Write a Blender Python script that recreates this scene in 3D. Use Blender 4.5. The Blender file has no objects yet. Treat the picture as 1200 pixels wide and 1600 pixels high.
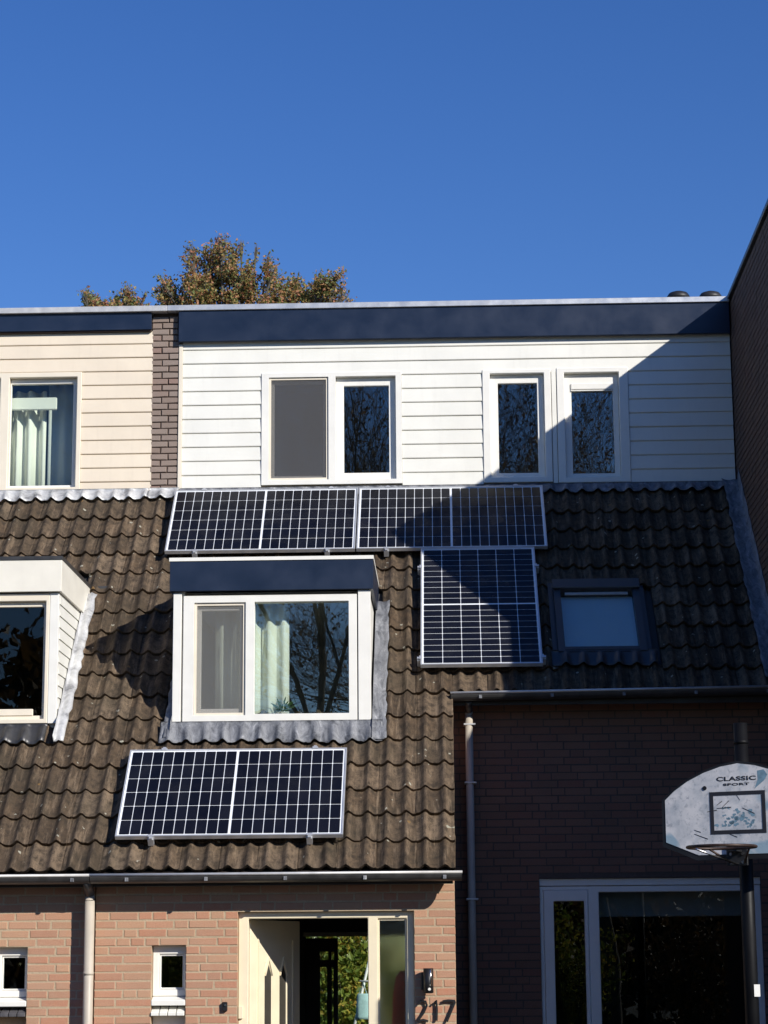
import bpy, bmesh, math, random
from mathutils import Vector, Matrix
random.seed(7)
S = bpy.context.scene
COL = S.collection

# ------------------------------------------------------------------ camera
F, PW, PH = 3350.0, 1200.0, 1600.0
MR = Vector((0.99950931, 0.03036701, -0.00767967))     # image right
MD = Vector((-0.01373149, 0.20443274, -0.9787843))     # image down
MF = Vector((-0.02815278, 0.97840947, 0.20474941))     # forward
CP = Vector((0.0, -16.65, 1.7))
cam = bpy.data.cameras.new('camera')
cam.sensor_fit = 'VERTICAL'
cam.sensor_height = 32.0
cam.lens = 32.0 * F / PH
cam.clip_start = 0.05
cam.clip_end = 2000
camo = bpy.data.objects.new('camera', cam)
COL.objects.link(camo)
m = Matrix.Identity(4)
for i in range(3):
    m[i][0] = MR[i]; m[i][1] = -MD[i]; m[i][2] = -MF[i]; m[i][3] = CP[i]
camo.matrix_world = m
S.camera = camo

# ------------------------------------------------------------------ sky, sun, exposure
SUN = Vector((1.0, -1.0, 0.74)).normalized()
w = bpy.data.worlds.new('World'); S.world = w; w.use_nodes = True
nt = w.node_tree; nt.nodes.clear()
sky = nt.nodes.new('ShaderNodeTexSky'); sky.sky_type = 'NISHITA'; sky.sun_disc = False
sky.sun_elevation = math.asin(SUN.z)
sky.sun_rotation = math.radians(135)
sky.altitude = 0; sky.air_density = 1.0; sky.dust_density = 0.0; sky.ozone_density = 4.0
hs = nt.nodes.new('ShaderNodeHueSaturation'); hs.inputs['Saturation'].default_value = 1.24; hs.inputs['Hue'].default_value = 0.516
bg = nt.nodes.new('ShaderNodeBackground'); bg.inputs['Strength'].default_value = 0.112
wo = nt.nodes.new('ShaderNodeOutputWorld')
nt.links.new(sky.outputs[0], hs.inputs['Color']); nt.links.new(hs.outputs[0], bg.inputs['Color']); nt.links.new(bg.outputs[0], wo.inputs[0])
sl = bpy.data.lights.new('sun', 'SUN'); sl.energy = 5.0; sl.angle = math.radians(0.53); sl.color = (1.0, 0.955, 0.88)
so = bpy.data.objects.new('sun', sl); COL.objects.link(so)
so.rotation_euler = SUN.to_track_quat('Z', 'Y').to_euler()
so.location = (30, -30, 30)
S.view_settings.view_transform = 'Standard'
S.view_settings.look = 'None'
S.view_settings.exposure = 0.16
S.view_settings.gamma = 1.0
S.render.engine = 'CYCLES'
S.cycles.max_bounces = 8
S.cycles.transparent_max_bounces = 16

# ------------------------------------------------------------------ pixel helpers (pixel = direction; depth from a real plane)
Z0 = 2.5694            # roof plane: z = Z0 + y (45 degrees)
YA = 3.62              # face of the attic wall
R2 = math.sqrt(2)
def ray(x, y):
    return MR*((x-600)/F) + MD*((y-800)/F) + MF
def onY(x, y, Y):
    d = ray(x, y); return CP + d*((Y-CP.y)/d.y)
def onroof(x, y, h=0.0):
    d = ray(x, y); k = Z0 + h*R2
    return CP + d*((k+CP.y-CP.z)/(d.z-d.y))
def rect(xa, ya, xb, yb, Y):
    a, b, c, d = onY(xa, ya, Y), onY(xb, ya, Y), onY(xa, yb, Y), onY(xb, yb, Y)
    return ((a.x+c.x)/2, (b.x+d.x)/2, (c.z+d.z)/2, (a.z+b.z)/2)      # x0 x1 z0 z1
def roofpt(x, s, n=0.0):
    return Vector((x, -0.2 + s/R2 - n/R2, Z0-0.2 + s/R2 + n/R2))
def s_of_y(Y): return (Y+0.2)*R2

# ------------------------------------------------------------------ materials
MATS = {}
def newmat(name):
    mt = bpy.data.materials.new(name); mt.use_nodes = True
    t = mt.node_tree; t.nodes.clear()
    o = t.nodes.new('ShaderNodeOutputMaterial')
    MATS[name] = mt
    return mt, t, o
def N(t, typ, **kw):
    n = t.nodes.new(typ)
    for k, v in kw.items():
        if k in n.inputs: n.inputs[k].default_value = v
        else: setattr(n, k, v)
    return n
def L(t, a, b): t.links.new(a, b)
def ramp(t, stops):
    r = t.nodes.new('ShaderNodeValToRGB')
    e = r.color_ramp.elements
    while len(e) < len(stops): e.new(0.5)
    for q, (p, c) in zip(e, stops):
        q.position = p; q.color = (c[0], c[1], c[2], 1)
    return r
def rnd(t):
    oi = N(t, 'ShaderNodeObjectInfo'); ge = N(t, 'ShaderNodeNewGeometry')
    a = N(t, 'ShaderNodeMath', operation='ADD'); L(t, oi.outputs['Random'], a.inputs[0]); L(t, ge.outputs['Random Per Island'], a.inputs[1])
    f = N(t, 'ShaderNodeMath', operation='FRACT'); L(t, a.outputs[0], f.inputs[0])
    return f.outputs[0], ge.outputs['Position']
def mix(t, fac, a, b, mode='MIX'):
    n = t.nodes.new('ShaderNodeMix'); n.data_type = 'RGBA'; n.blend_type = mode; n.clamp_factor = True
    for k, v in ((0, fac), (6, a), (7, b)):
        if isinstance(v, (int, float)): n.inputs[k].default_value = v
        elif isinstance(v, (tuple, list)): n.inputs[k].default_value = (v[0], v[1], v[2], 1)
        else: L(t, v, n.inputs[k])
    return n.outputs[2]
def noise(t, pos, scale, detail=4, rough=0.55, dist=0.0):
    n = N(t, 'ShaderNodeTexNoise', Scale=scale, Detail=detail, Roughness=rough, Distortion=dist)
    L(t, pos, n.inputs['Vector']); return n.outputs['Fac']
def maprange(t, v, a, b, c=0.0, d=1.0):
    n = N(t, 'ShaderNodeMapRange'); L(t, v, n.inputs[0])
    for i, q in enumerate((a, b, c, d)): n.inputs[i+1].default_value = q
    return n.outputs[0]
def finish(t, o, col, rough=0.6, bump=None, bstr=0.3, bdist=0.01, metal=0.0, spec=0.5, coat=0.0):
    p = N(t, 'ShaderNodeBsdfPrincipled')
    if isinstance(col, (tuple, list)): p.inputs['Base Color'].default_value = (col[0], col[1], col[2], 1)
    else: L(t, col, p.inputs['Base Color'])
    if isinstance(rough, (int, float)): p.inputs['Roughness'].default_value = rough
    else: L(t, rough, p.inputs['Roughness'])
    p.inputs['Metallic'].default_value = metal
    p.inputs['Specular IOR Level'].default_value = spec
    p.inputs['Coat Weight'].default_value = coat
    if bump is not None:
        b = N(t, 'ShaderNodeBump', Strength=bstr, Distance=bdist); L(t, bump, b.inputs['Height']); L(t, b.outputs[0], p.inputs['Normal'])
    L(t, p.outputs[0], o.inputs[0])
    return p
def simple(name, col, rough=0.5, metal=0.0, spec=0.5, var=0.12, scale=6.0, bstr=0.08, streak=0.0, coat=0.0):
    mt, t, o = newmat(name); r, pos = rnd(t)
    n1 = noise(t, pos, scale, 5)
    f = maprange(t, n1, 0.3, 0.75)
    c = mix(t, f, tuple(x*(1-var) for x in col), tuple(min(1, x*(1+var*0.6)) for x in col))
    if streak:
        mp = N(t, 'ShaderNodeMapping'); mp.inputs['Scale'].default_value = (9, 9, 0.9); L(t, pos, mp.inputs[0])
        n2 = noise(t, mp.outputs[0], 2.0, 5, 0.65)
        c = mix(t, maprange(t, n2, 0.55, 0.8, 0, streak), c, tuple(x*0.55 for x in col))
    n3 = noise(t, pos, 90, 3)
    rr = maprange(t, n1, 0.3, 0.7, max(0.02, rough-0.08), min(1, rough+0.08))
    finish(t, o, c, rr, n3, bstr, 0.004, metal, spec, coat)
    return mt
def brickmat(name, stops, grime, wear=0.35):
    mt, t, o = newmat(name); r, pos = rnd(t)
    rp = ramp(t, stops); L(t, r, rp.inputs[0])
    n1 = noise(t, pos, 22, 5, 0.65); n2 = noise(t, pos, 140, 3, 0.6); n3 = noise(t, pos, 1.7, 4, 0.6)
    c = mix(t, maprange(t, n1, 0.35, 0.75, 0, wear), rp.outputs[0], grime)
    c = mix(t, maprange(t, n2, 0.4, 0.75, 0, 0.3), c, tuple(x*0.55 for x in stops[0][1]))
    c = mix(t, maprange(t, n3, 0.45, 0.75, 0, 0.35), c, tuple(x*0.7 for x in grime))
    finish(t, o, c, 0.88, n2, 0.5, 0.006, 0, 0.3)
    return mt
brickmat('brick_pink', [(0.0, (0.43, 0.22, 0.14)), (0.3, (0.51, 0.285, 0.18)), (0.6, (0.48, 0.215, 0.13)), (0.8, (0.45, 0.25, 0.155)), (1.0, (0.52, 0.30, 0.185))], (0.48, 0.33, 0.225))
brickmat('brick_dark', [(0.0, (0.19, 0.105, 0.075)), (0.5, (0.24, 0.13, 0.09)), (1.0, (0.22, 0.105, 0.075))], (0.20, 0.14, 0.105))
brickmat('brick_grey', [(0.0, (0.25, 0.185, 0.15)), (0.4, (0.31, 0.24, 0.20)), (0.85, (0.29, 0.23, 0.195)), (1.0, (0.29, 0.175, 0.14))], (0.29, 0.24, 0.205))
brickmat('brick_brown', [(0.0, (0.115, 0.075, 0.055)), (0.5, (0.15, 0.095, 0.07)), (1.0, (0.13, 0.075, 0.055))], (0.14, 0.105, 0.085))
def mortar(name, col):
    mt, t, o = newmat(name); r, pos = rnd(t)
    n1 = noise(t, pos, 60, 4); n2 = noise(t, pos, 2.5, 3)
    c = mix(t, maprange(t, n1, 0.3, 0.7), tuple(x*0.8 for x in col), col)
    c = mix(t, maprange(t, n2, 0.45, 0.75, 0, 0.4), c, tuple(x*0.6 for x in col))
    finish(t, o, c, 0.95, n1, 0.5, 0.005, 0, 0.2)
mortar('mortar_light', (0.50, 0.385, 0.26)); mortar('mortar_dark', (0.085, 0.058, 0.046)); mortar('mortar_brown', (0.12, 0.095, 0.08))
def tilemat():
    mt, t, o = newmat('roof_tile'); r, pos = rnd(t)
    rp = ramp(t, [(0, (0.070, 0.048, 0.031)), (0.3, (0.130, 0.092, 0.060)), (0.55, (0.088, 0.063, 0.041)), (0.8, (0.105, 0.070, 0.043)), (1, (0.190, 0.138, 0.092))]); L(t, r, rp.inputs[0])
    n1 = noise(t, pos, 13, 8, 0.75); n2 = noise(t, pos, 70, 5, 0.75); n3 = noise(t, pos, 1.6, 5, 0.65)
    mp = N(t, 'ShaderNodeMapping'); mp.inputs['Scale'].default_value = (26, 3.2, 3.2); L(t, pos, mp.inputs[0])
    n4 = noise(t, mp.outputs[0], 1.0, 7, 0.75)
    c = mix(t, maprange(t, n1, 0.44, 0.60, 0, 0.8), rp.outputs[0], (0.034, 0.026, 0.019))
    c = mix(t, maprange(t, n4, 0.50, 0.66, 0, 0.7), c, (0.26, 0.188, 0.124))
    c = mix(t, maprange(t, n3, 0.50, 0.66, 0, 0.45), c, (0.040, 0.035, 0.024))
    c = mix(t, maprange(t, n2, 0.50, 0.68, 0, 0.55), c, (0.040, 0.033, 0.026))
    c = mix(t, maprange(t, n2, 0.40, 0.28, 0, 0.4), c, (0.17, 0.14, 0.10))
    for scale, thr, size, colr, off in ((16.0, 0.66, 0.30, (0.40, 0.38, 0.30), 0.0), (5.0, 0.80, 0.22, (0.36, 0.35, 0.27), 3.7), (9.0, 0.86, 0.25, (0.22, 0.13, 0.05), 9.1)):
        mo = N(t, 'ShaderNodeVectorMath', operation='ADD'); L(t, pos, mo.inputs[0]); mo.inputs[1].default_value = (off, off, off)
        v = N(t, 'ShaderNodeTexVoronoi', Scale=scale); L(t, mo.outputs[0], v.inputs['Vector'])
        wn = N(t, 'ShaderNodeTexWhiteNoise', noise_dimensions='3D'); L(t, v.outputs['Position'], wn.inputs['Vector'])
        sz = maprange(t, wn.outputs['Value'], thr, 1.0, -0.3, size)
        jn = noise(t, pos, scale*4.5, 3); ja = N(t, 'ShaderNodeMath', operation='MULTIPLY_ADD'); L(t, jn, ja.inputs[0]); ja.inputs[1].default_value = 0.35; L(t, v.outputs['Distance'], ja.inputs[2])
        sb = N(t, 'ShaderNodeMath', operation='SUBTRACT'); L(t, sz, sb.inputs[0]); L(t, ja.outputs[0], sb.inputs[1])
        c = mix(t, maprange(t, sb.outputs[0], -0.16, -0.10, 0, 0.85), c, colr)
    finish(t, o, c, 0.92, n2, 0.8, 0.012, 0, 0.2)
tilemat()
simple('white_siding', (0.80, 0.785, 0.715), 0.45, var=0.05, scale=3, streak=0.13)
simple('cream_siding', (0.78, 0.675, 0.53), 0.5, var=0.06, scale=3, streak=0.15)
simple('white_paint', (0.82, 0.80, 0.74), 0.4, var=0.05, streak=0.05)
simple('cream_paint', (0.80, 0.72, 0.585), 0.4, var=0.05, streak=0.06)
simple('door_cream', (0.82, 0.72, 0.52), 0.4, var=0.06, streak=0.08)
simple('ivory_paint', (0.81, 0.77, 0.67), 0.45, var=0.05, streak=0.1)
simple('navy_board', (0.010, 0.020, 0.047), 0.38, var=0.2, scale=4, streak=0.1)
simple('aluminium', (0.60, 0.61, 0.63), 0.42, metal=0.55, var=0.1, scale=9, streak=0.15)
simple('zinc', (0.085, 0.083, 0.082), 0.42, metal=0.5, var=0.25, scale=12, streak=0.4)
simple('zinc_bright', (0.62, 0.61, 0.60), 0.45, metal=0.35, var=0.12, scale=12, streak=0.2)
simple('pipe_grey', (0.50, 0.44, 0.36), 0.5, var=0.12, streak=0.35)
simple('dark_plastic', (0.018, 0.018, 0.02), 0.5, var=0.2)
simple('black_metal', (0.012, 0.012, 0.013), 0.4, var=0.2)
simple('pole_black', (0.004, 0.004, 0.005), 0.55, spec=0.2, var=0.2)
simple('steel', (0.55, 0.54, 0.52), 0.22, metal=1.0, var=0.1)
simple('rust_metal', (0.045, 0.025, 0.018), 0.5, metal=0.4, var=0.4, scale=30)
simple('dark_wood', (0.022, 0.014, 0.010), 0.5, var=0.3)
simple('room_wall', (0.30, 0.29, 0.27), 0.9, var=0.05)
simple('room_light', (0.62, 0.60, 0.55), 0.9, var=0.05)
simple('hall_wall', (0.10, 0.095, 0.085), 0.9, var=0.1)
simple('curtain_cloth', (0.80, 0.80, 0.70), 0.9, var=0.05)
simple('sheer_cloth', (0.50, 0.52, 0.49), 0.9, var=0.08)
simple('red_cloth', (0.55, 0.025, 0.025), 0.85, var=0.25, scale=9)
simple('turquoise_cloth', (0.40, 0.60, 0.58), 0.8, var=0.2, scale=12)
simple('roofing_felt', (0.05, 0.05, 0.052), 0.9, var=0.2)
simple('skylight_frame', (0.045, 0.046, 0.05), 0.45, var=0.1)
simple('blind_cloth', (0.66, 0.67, 0.68), 0.8, var=0.04)
simple('sill_tile', (0.10, 0.095, 0.10), 0.45, var=0.25, scale=25)
simple('door_glass', (0.055, 0.05, 0.042), 0.4, spec=0.2, var=0.2)
simple('cell_white', (0.80, 0.82, 0.84), 0.35, var=0.04)
simple('bark', (0.13, 0.115, 0.09), 0.9, var=0.4, scale=20, bstr=0.5)
simple('paving', (0.06, 0.058, 0.055), 0.9, var=0.25, scale=3)
simple('ground_soil', (0.05, 0.055, 0.035), 0.95, var=0.3, scale=0.6)
simple('beige_wood', (0.55, 0.47, 0.36), 0.7, var=0.15, streak=0.25)
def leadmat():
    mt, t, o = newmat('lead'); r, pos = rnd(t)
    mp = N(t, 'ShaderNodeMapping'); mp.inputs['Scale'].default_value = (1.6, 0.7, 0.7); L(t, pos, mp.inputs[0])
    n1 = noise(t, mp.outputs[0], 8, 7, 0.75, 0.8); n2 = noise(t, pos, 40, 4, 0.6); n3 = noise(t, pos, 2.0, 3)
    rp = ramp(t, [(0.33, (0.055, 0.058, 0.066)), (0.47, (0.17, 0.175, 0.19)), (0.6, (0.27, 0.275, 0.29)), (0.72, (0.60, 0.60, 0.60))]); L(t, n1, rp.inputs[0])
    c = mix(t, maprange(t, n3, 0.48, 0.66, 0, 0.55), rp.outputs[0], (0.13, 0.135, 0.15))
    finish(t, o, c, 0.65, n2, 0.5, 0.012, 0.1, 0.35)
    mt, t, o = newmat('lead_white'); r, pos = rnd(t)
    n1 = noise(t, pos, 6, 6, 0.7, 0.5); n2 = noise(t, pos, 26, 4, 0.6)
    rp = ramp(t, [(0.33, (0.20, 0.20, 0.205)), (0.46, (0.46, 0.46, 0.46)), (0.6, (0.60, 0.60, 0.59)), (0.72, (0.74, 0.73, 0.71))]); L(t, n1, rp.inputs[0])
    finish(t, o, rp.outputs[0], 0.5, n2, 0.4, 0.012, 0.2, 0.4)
leadmat()
def glassmat(name, tint=(0.88, 0.92, 0.90), ior=0.10, rough=0.0, wav=0.0):
    mt, t, o = newmat(name)
    tr = N(t, 'ShaderNodeBsdfTransparent'); tr.inputs[0].default_value = (*tint, 1)
    gl = N(t, 'ShaderNodeBsdfGlossy', Roughness=rough); gl.inputs[0].default_value = (1, 1, 1, 1)
    lw = N(t, 'ShaderNodeLayerWeight', Blend=0.5)
    pw_ = N(t, 'ShaderNodeMath', operation='POWER'); L(t, lw.outputs['Facing'], pw_.inputs[0]); pw_.inputs[1].default_value = 5.0
    fr = N(t, 'ShaderNodeMath', operation='MULTIPLY_ADD'); L(t, pw_.outputs[0], fr.inputs[0]); fr.inputs[1].default_value = 1 - ior; fr.inputs[2].default_value = ior
    if wav:
        ge = N(t, 'ShaderNodeNewGeometry'); n1 = noise(t, ge.outputs['Position'], 2.4, 2)
        b = N(t, 'ShaderNodeBump', Strength=wav, Distance=0.004); L(t, n1, b.inputs['Height']); L(t, b.outputs[0], gl.inputs['Normal'])
    mx = N(t, 'ShaderNodeMixShader'); L(t, fr.outputs[0], mx.inputs[0]); L(t, tr.outputs[0], mx.inputs[1]); L(t, gl.outputs[0], mx.inputs[2])
    L(t, mx.outputs[0], o.inputs[0])
glassmat('glass', wav=0.05)
glassmat('glass_clear', (0.92, 0.95, 0.93), 0.04, wav=0.05)
glassmat('glass_dark', (0.65, 0.7, 0.7), 0.03, wav=0.05)
def frosted():
    mt, t, o = newmat('frosted_glass')
    ge = N(t, 'ShaderNodeNewGeometry'); n1 = noise(t, ge.outputs['Position'], 45, 3)
    rf = N(t, 'ShaderNodeBsdfTranslucent'); rf.inputs[0].default_value = (0.30, 0.31, 0.27, 1)
    tr = N(t, 'ShaderNodeBsdfRefraction', Roughness=0.3, IOR=1.04); tr.inputs[0].default_value = (0.72, 0.72, 0.64, 1)
    gl = N(t, 'ShaderNodeBsdfGlossy', Roughness=0.12)
    b = N(t, 'ShaderNodeBump', Strength=0.4, Distance=0.004); L(t, n1, b.inputs['Height']); L(t, b.outputs[0], gl.inputs['Normal'])
    m1 = N(t, 'ShaderNodeMixShader'); m1.inputs[0].default_value = 0.78; L(t, rf.outputs[0], m1.inputs[1]); L(t, tr.outputs[0], m1.inputs[2])
    fr = N(t, 'ShaderNodeValue'); fr.outputs[0].default_value = 0.05
    m2 = N(t, 'ShaderNodeMixShader'); L(t, fr.outputs[0], m2.inputs[0]); L(t, m1.outputs[0], m2.inputs[1]); L(t, gl.outputs[0], m2.inputs[2])
    L(t, m2.outputs[0], o.inputs[0])
frosted()
def screenmat(name, col, f):
    mt, t, o = newmat(name)
    tr = N(t, 'ShaderNodeBsdfTransparent')
    d = N(t, 'ShaderNodeBsdfDiffuse'); d.inputs[0].default_value = (*col, 1)
    mx = N(t, 'ShaderNodeMixShader'); mx.inputs[0].default_value = f
    L(t, tr.outputs[0], mx.inputs[1]); L(t, d.outputs[0], mx.inputs[2]); L(t, mx.outputs[0], o.inputs[0])
screenmat('screen_mesh', (0.13, 0.13, 0.135), 0.42)
screenmat('screen_fine', (0.24, 0.235, 0.22), 0.30)
def cellmat():
    mt, t, o = newmat('solar_cell'); r, pos = rnd(t)
    c = mix(t, r, (0.004, 0.0045, 0.008), (0.0085, 0.009, 0.014))
    n1 = noise(t, pos, 5, 5, 0.6); c = mix(t, maprange(t, n1, 0.45, 0.75, 0, 0.35), c, (0.020, 0.020, 0.023))
    mp = N(t, 'ShaderNodeSeparateXYZ'); L(t, pos, mp.inputs[0])
    finish(t, o, c, maprange(t, n1, 0.35, 0.7, 0.14, 0.3), spec=0.32)
cellmat()
def leafmat(name, stops, tl=0.35):
    mt, t, o = newmat(name); r, pos = rnd(t)
    n1 = noise(t, pos, 1.3, 3)
    a = N(t, 'ShaderNodeMath', operation='MULTIPLY_ADD'); L(t, n1, a.inputs[0]); a.inputs[1].default_value = 0.7
    b = N(t, 'ShaderNodeMath', operation='MULTIPLY_ADD'); L(t, r, b.inputs[0]); b.inputs[1].default_value = 0.75; b.inputs[2].default_value = -0.22
    L(t, b.outputs[0], a.inputs[2])
    rp = ramp(t, stops); L(t, a.outputs[0], rp.inputs[0])
    p = N(t, 'ShaderNodeBsdfPrincipled', Roughness=0.55); L(t, rp.outputs[0], p.inputs['Base Color'])
    tr = N(t, 'ShaderNodeBsdfTranslucent'); L(t, rp.outputs[0], tr.inputs[0])
    mx = N(t, 'ShaderNodeMixShader'); mx.inputs[0].default_value = tl
    L(t, p.outputs[0], mx.inputs[1]); L(t, tr.outputs[0], mx.inputs[2]); L(t, mx.outputs[0], o.inputs[0])
leafmat('leaf_autumn', [(0.08, (0.09, 0.13, 0.04)), (0.36, (0.22, 0.24, 0.075)), (0.56, (0.40, 0.27, 0.09)), (0.8, (0.44, 0.19, 0.10))])
leafmat('leaf_brown', [(0.2, (0.06, 0.045, 0.02)), (0.6, (0.13, 0.075, 0.03)), (0.9, (0.20, 0.12, 0.04))])
leafmat('leaf_yellow', [(0.2, (0.13, 0.20, 0.03)), (0.5, (0.30, 0.36, 0.06)), (0.75, (0.55, 0.48, 0.08)), (0.95, (0.55, 0.32, 0.06))], 0.45)
leafmat('leaf_house', [(0.2, (0.03, 0.07, 0.02)), (0.8, (0.06, 0.12, 0.03))])
def boardmat():
    mt, t, o = newmat('backboard_face'); r, pos = rnd(t)
    n1 = noise(t, pos, 7, 5, 0.6); n2 = noise(t, pos, 30, 4, 0.7); n3 = noise(t, pos, 3.2, 3, 0.5, 0.8)
    c = mix(t, maprange(t, n1, 0.4, 0.7), (0.62, 0.61, 0.62), (0.34, 0.37, 0.41))
    c = mix(t, maprange(t, n2, 0.54, 0.68, 0, 0.6), c, (0.16, 0.19, 0.23))
    c = mix(t, maprange(t, n3, 0.60, 0.66, 0, 0.75), c, (0.20, 0.33, 0.42))
    finish(t, o, c, 0.5, n2, 0.1, 0.004)
boardmat()
simple('print_black', (0.02, 0.02, 0.025), 0.5, var=0.2)
simple('print_blue', (0.16, 0.27, 0.35), 0.6, var=0.3, scale=30)

# ------------------------------------------------------------------ object helpers
def tag(o, label=None, cat=None, group=None, kind=None):
    if label: o['label'] = label
    if cat: o['category'] = cat
    if group: o['group'] = group
    if kind: o['kind'] = kind
    return o
def link(name, me, mat, parent=None):
    o = bpy.data.objects.new(name, me); COL.objects.link(o)
    if mat and not me.materials: me.materials.append(MATS[mat])
    if parent: o.parent = parent
    return o
def mesh(bm, name, smooth=False):
    bmesh.ops.recalc_face_normals(bm, faces=bm.faces)
    me = bpy.data.meshes.new(name); bm.to_mesh(me); bm.free()
    if smooth:
        for p in me.polygons: p.use_smooth = True
    return me
def obj(name, bm, mat, parent=None, smooth=False, bevel=0):
    if bevel:
        bmesh.ops.remove_doubles(bm, verts=bm.verts, dist=1e-5)
        bmesh.ops.recalc_face_normals(bm, faces=bm.faces)
        es = [e for e in bm.edges if len(e.link_faces) == 2 and e.calc_face_angle(0) > 0.5]
        bmesh.ops.bevel(bm, geom=es, offset=bevel, segments=1, affect='EDGES', clamp_overlap=True)
    return link(name, mesh(bm, name, smooth), mat, parent)
def empty(name, loc=(0, 0, 0)):
    o = bpy.data.objects.new(name, None); COL.objects.link(o); o.location = loc; o.empty_display_size = 0.2
    return o
BM = bmesh.new
def box(bm, x0, x1, y0, y1, z0, z1):
    v = [bm.verts.new(p) for p in ((x0,y0,z0),(x1,y0,z0),(x1,y1,z0),(x0,y1,z0),(x0,y0,z1),(x1,y0,z1),(x1,y1,z1),(x0,y1,z1))]
    for f in ((0,1,2,3),(4,5,6,7),(0,1,5,4),(1,2,6,5),(2,3,7,6),(3,0,4,7)): bm.faces.new([v[i] for i in f])
    return bm
def boxo(name, x0, x1, y0, y1, z0, z1, mat, parent=None, bevel=0.003):
    return obj(name, box(BM(), x0, x1, y0, y1, z0, z1), mat, parent, bevel=bevel)
def hull8(bm, a, b):          # two matching 4-corner loops -> closed solid
    va = [bm.verts.new(p) for p in a]; vb = [bm.verts.new(p) for p in b]
    bm.faces.new(va); bm.faces.new(vb)
    n = len(a)
    for i in range(n): bm.faces.new((va[i], va[(i+1) % n], vb[(i+1) % n], vb[i]))
    return bm
def prism_x(bm, poly, x0, x1):   # poly of (y,z)
    return hull8(bm, [(x0, y, z) for y, z in poly], [(x1, y, z) for y, z in poly])
def prism_y(bm, poly, y0, y1):   # poly of (x,z)
    return hull8(bm, [(x, y0, z) for x, z in poly], [(x, y1, z) for x, z in poly])
def slab(bm, x0, x1, s0, s1, n0, n1):
    return hull8(bm, [roofpt(x0,s0,n0), roofpt(x1,s0,n0), roofpt(x1,s1,n0), roofpt(x0,s1,n0)], [roofpt(x0,s0,n1), roofpt(x1,s0,n1), roofpt(x1,s1,n1), roofpt(x0,s1,n1)])
def holed(bm, x0, x1, z0, z1, holes, y0, y1):
    xs = sorted(set([x0, x1] + [min(max(h[i], x0), x1) for h in holes for i in (0, 1)]))
    zs = sorted(set([z0, z1] + [min(max(h[i], z0), z1) for h in holes for i in (2, 3)]))
    def solid(i, j):
        if i < 0 or j < 0 or i >= len(xs)-1 or j >= len(zs)-1: return False
        cx, cz = (xs[i]+xs[i+1])/2, (zs[j]+zs[j+1])/2
        return not any(h[0] < cx < h[1] and h[2] < cz < h[3] for h in holes)
    V = {}
    def v(x, y, z):
        k = (round(x, 6), round(y, 6), round(z, 6))
        if k not in V: V[k] = bm.verts.new((x, y, z))
        return V[k]
    for i in range(len(xs)-1):
        for j in range(len(zs)-1):
            if not solid(i, j): continue
            a, b, c, d = xs[i], xs[i+1], zs[j], zs[j+1]
            for y in (y0, y1): bm.faces.new((v(a,y,c), v(b,y,c), v(b,y,d), v(a,y,d)))
            if not solid(i-1, j): bm.faces.new((v(a,y0,c), v(a,y1,c), v(a,y1,d), v(a,y0,d)))
            if not solid(i+1, j): bm.faces.new((v(b,y0,c), v(b,y1,c), v(b,y1,d), v(b,y0,d)))
            if not solid(i, j-1): bm.faces.new((v(a,y0,c), v(b,y0,c), v(b,y1,c), v(a,y1,c)))
            if not solid(i, j+1): bm.faces.new((v(a,y0,d), v(b,y0,d), v(b,y1,d), v(a,y1,d)))
    return bm
def tube(bm, pts, rad, sides=10, cap=True):
    pts = [Vector(p) for p in pts]
    if isinstance(rad, (int, float)): rad = [rad]*len(pts)
    rings = []
    for i, p in enumerate(pts):
        d = (pts[min(i+1, len(pts)-1)] - pts[max(i-1, 0)]).normalized()
        up = Vector((0, 0, 1)) if abs(d.z) < 0.9 else Vector((1, 0, 0))
        a = d.cross(up).normalized(); b = d.cross(a)
        rings.append([bm.verts.new(p + (a*math.cos(k*2*math.pi/sides) + b*math.sin(k*2*math.pi/sides))*rad[i]) for k in range(sides)])
    for r0, r1 in zip(rings, rings[1:]):
        for k in range(sides): bm.faces.new((r0[k], r0[(k+1) % sides], r1[(k+1) % sides], r1[k]))
    if cap: bm.faces.new(rings[0]); bm.faces.new(rings[-1])
    return bm
def tubeo(name, pts, rad, mat, parent=None, sides=12): 
    o = obj(name, tube(BM(), pts, rad, sides), mat, parent)
    for p in o.data.polygons: p.use_smooth = len(p.vertices) == 4
    return o

# ------------------------------------------------------------------ ground
tag(obj('ground', box(BM(), -400, 400, -400, 400, -0.5, 0.0), 'ground_soil'), kind='structure')
tag(obj('pavement', box(BM(), -30, 30, -18.5, -0.02, -0.05, 0.004), 'paving'), kind='structure')

# ------------------------------------------------------------------ the three houses
XP0, XP1 = -2.86, -2.585       # brick pier of the party wall
XL = -8.4                      # far side of the cream house
XE = 0.038                     # right corner of the projecting ground floor
XW = 2.825                     # end wall of the house standing forward
YR = 1.60                      # set back wall on the right
ROOF_T = 8.0
white = tag(empty('terraced_house', (0, 0, 0)), 'terraced house with white boarded attic storey, navy fascia boards and open front door', 'house', 'houses of the terrace')
cream = tag(empty('terraced_house', (-5.5, 0, 0)), 'terraced house with cream boarded attic storey and cream dormer, left of the brick pier', 'house', 'houses of the terrace')
fore = tag(empty('terraced_house', (5.5, -2.5, 0)), 'brown brick house standing forward whose tall side wall shades its white neighbour', 'house', 'houses of the terrace')
for o in (cream, fore):
    pass
def keep(o, par):              # parent without moving: houses' empties sit away from the origin
    o.matrix_parent_inverse = Matrix.Translation(-par.location)
    return o
_obj = link
def link(name, me, mat, parent=None):
    o = _obj(name, me, mat, parent)
    if parent is not None and parent.type == 'EMPTY': o.matrix_parent_inverse = Matrix.Translation(-parent.location)
    return o

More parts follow.
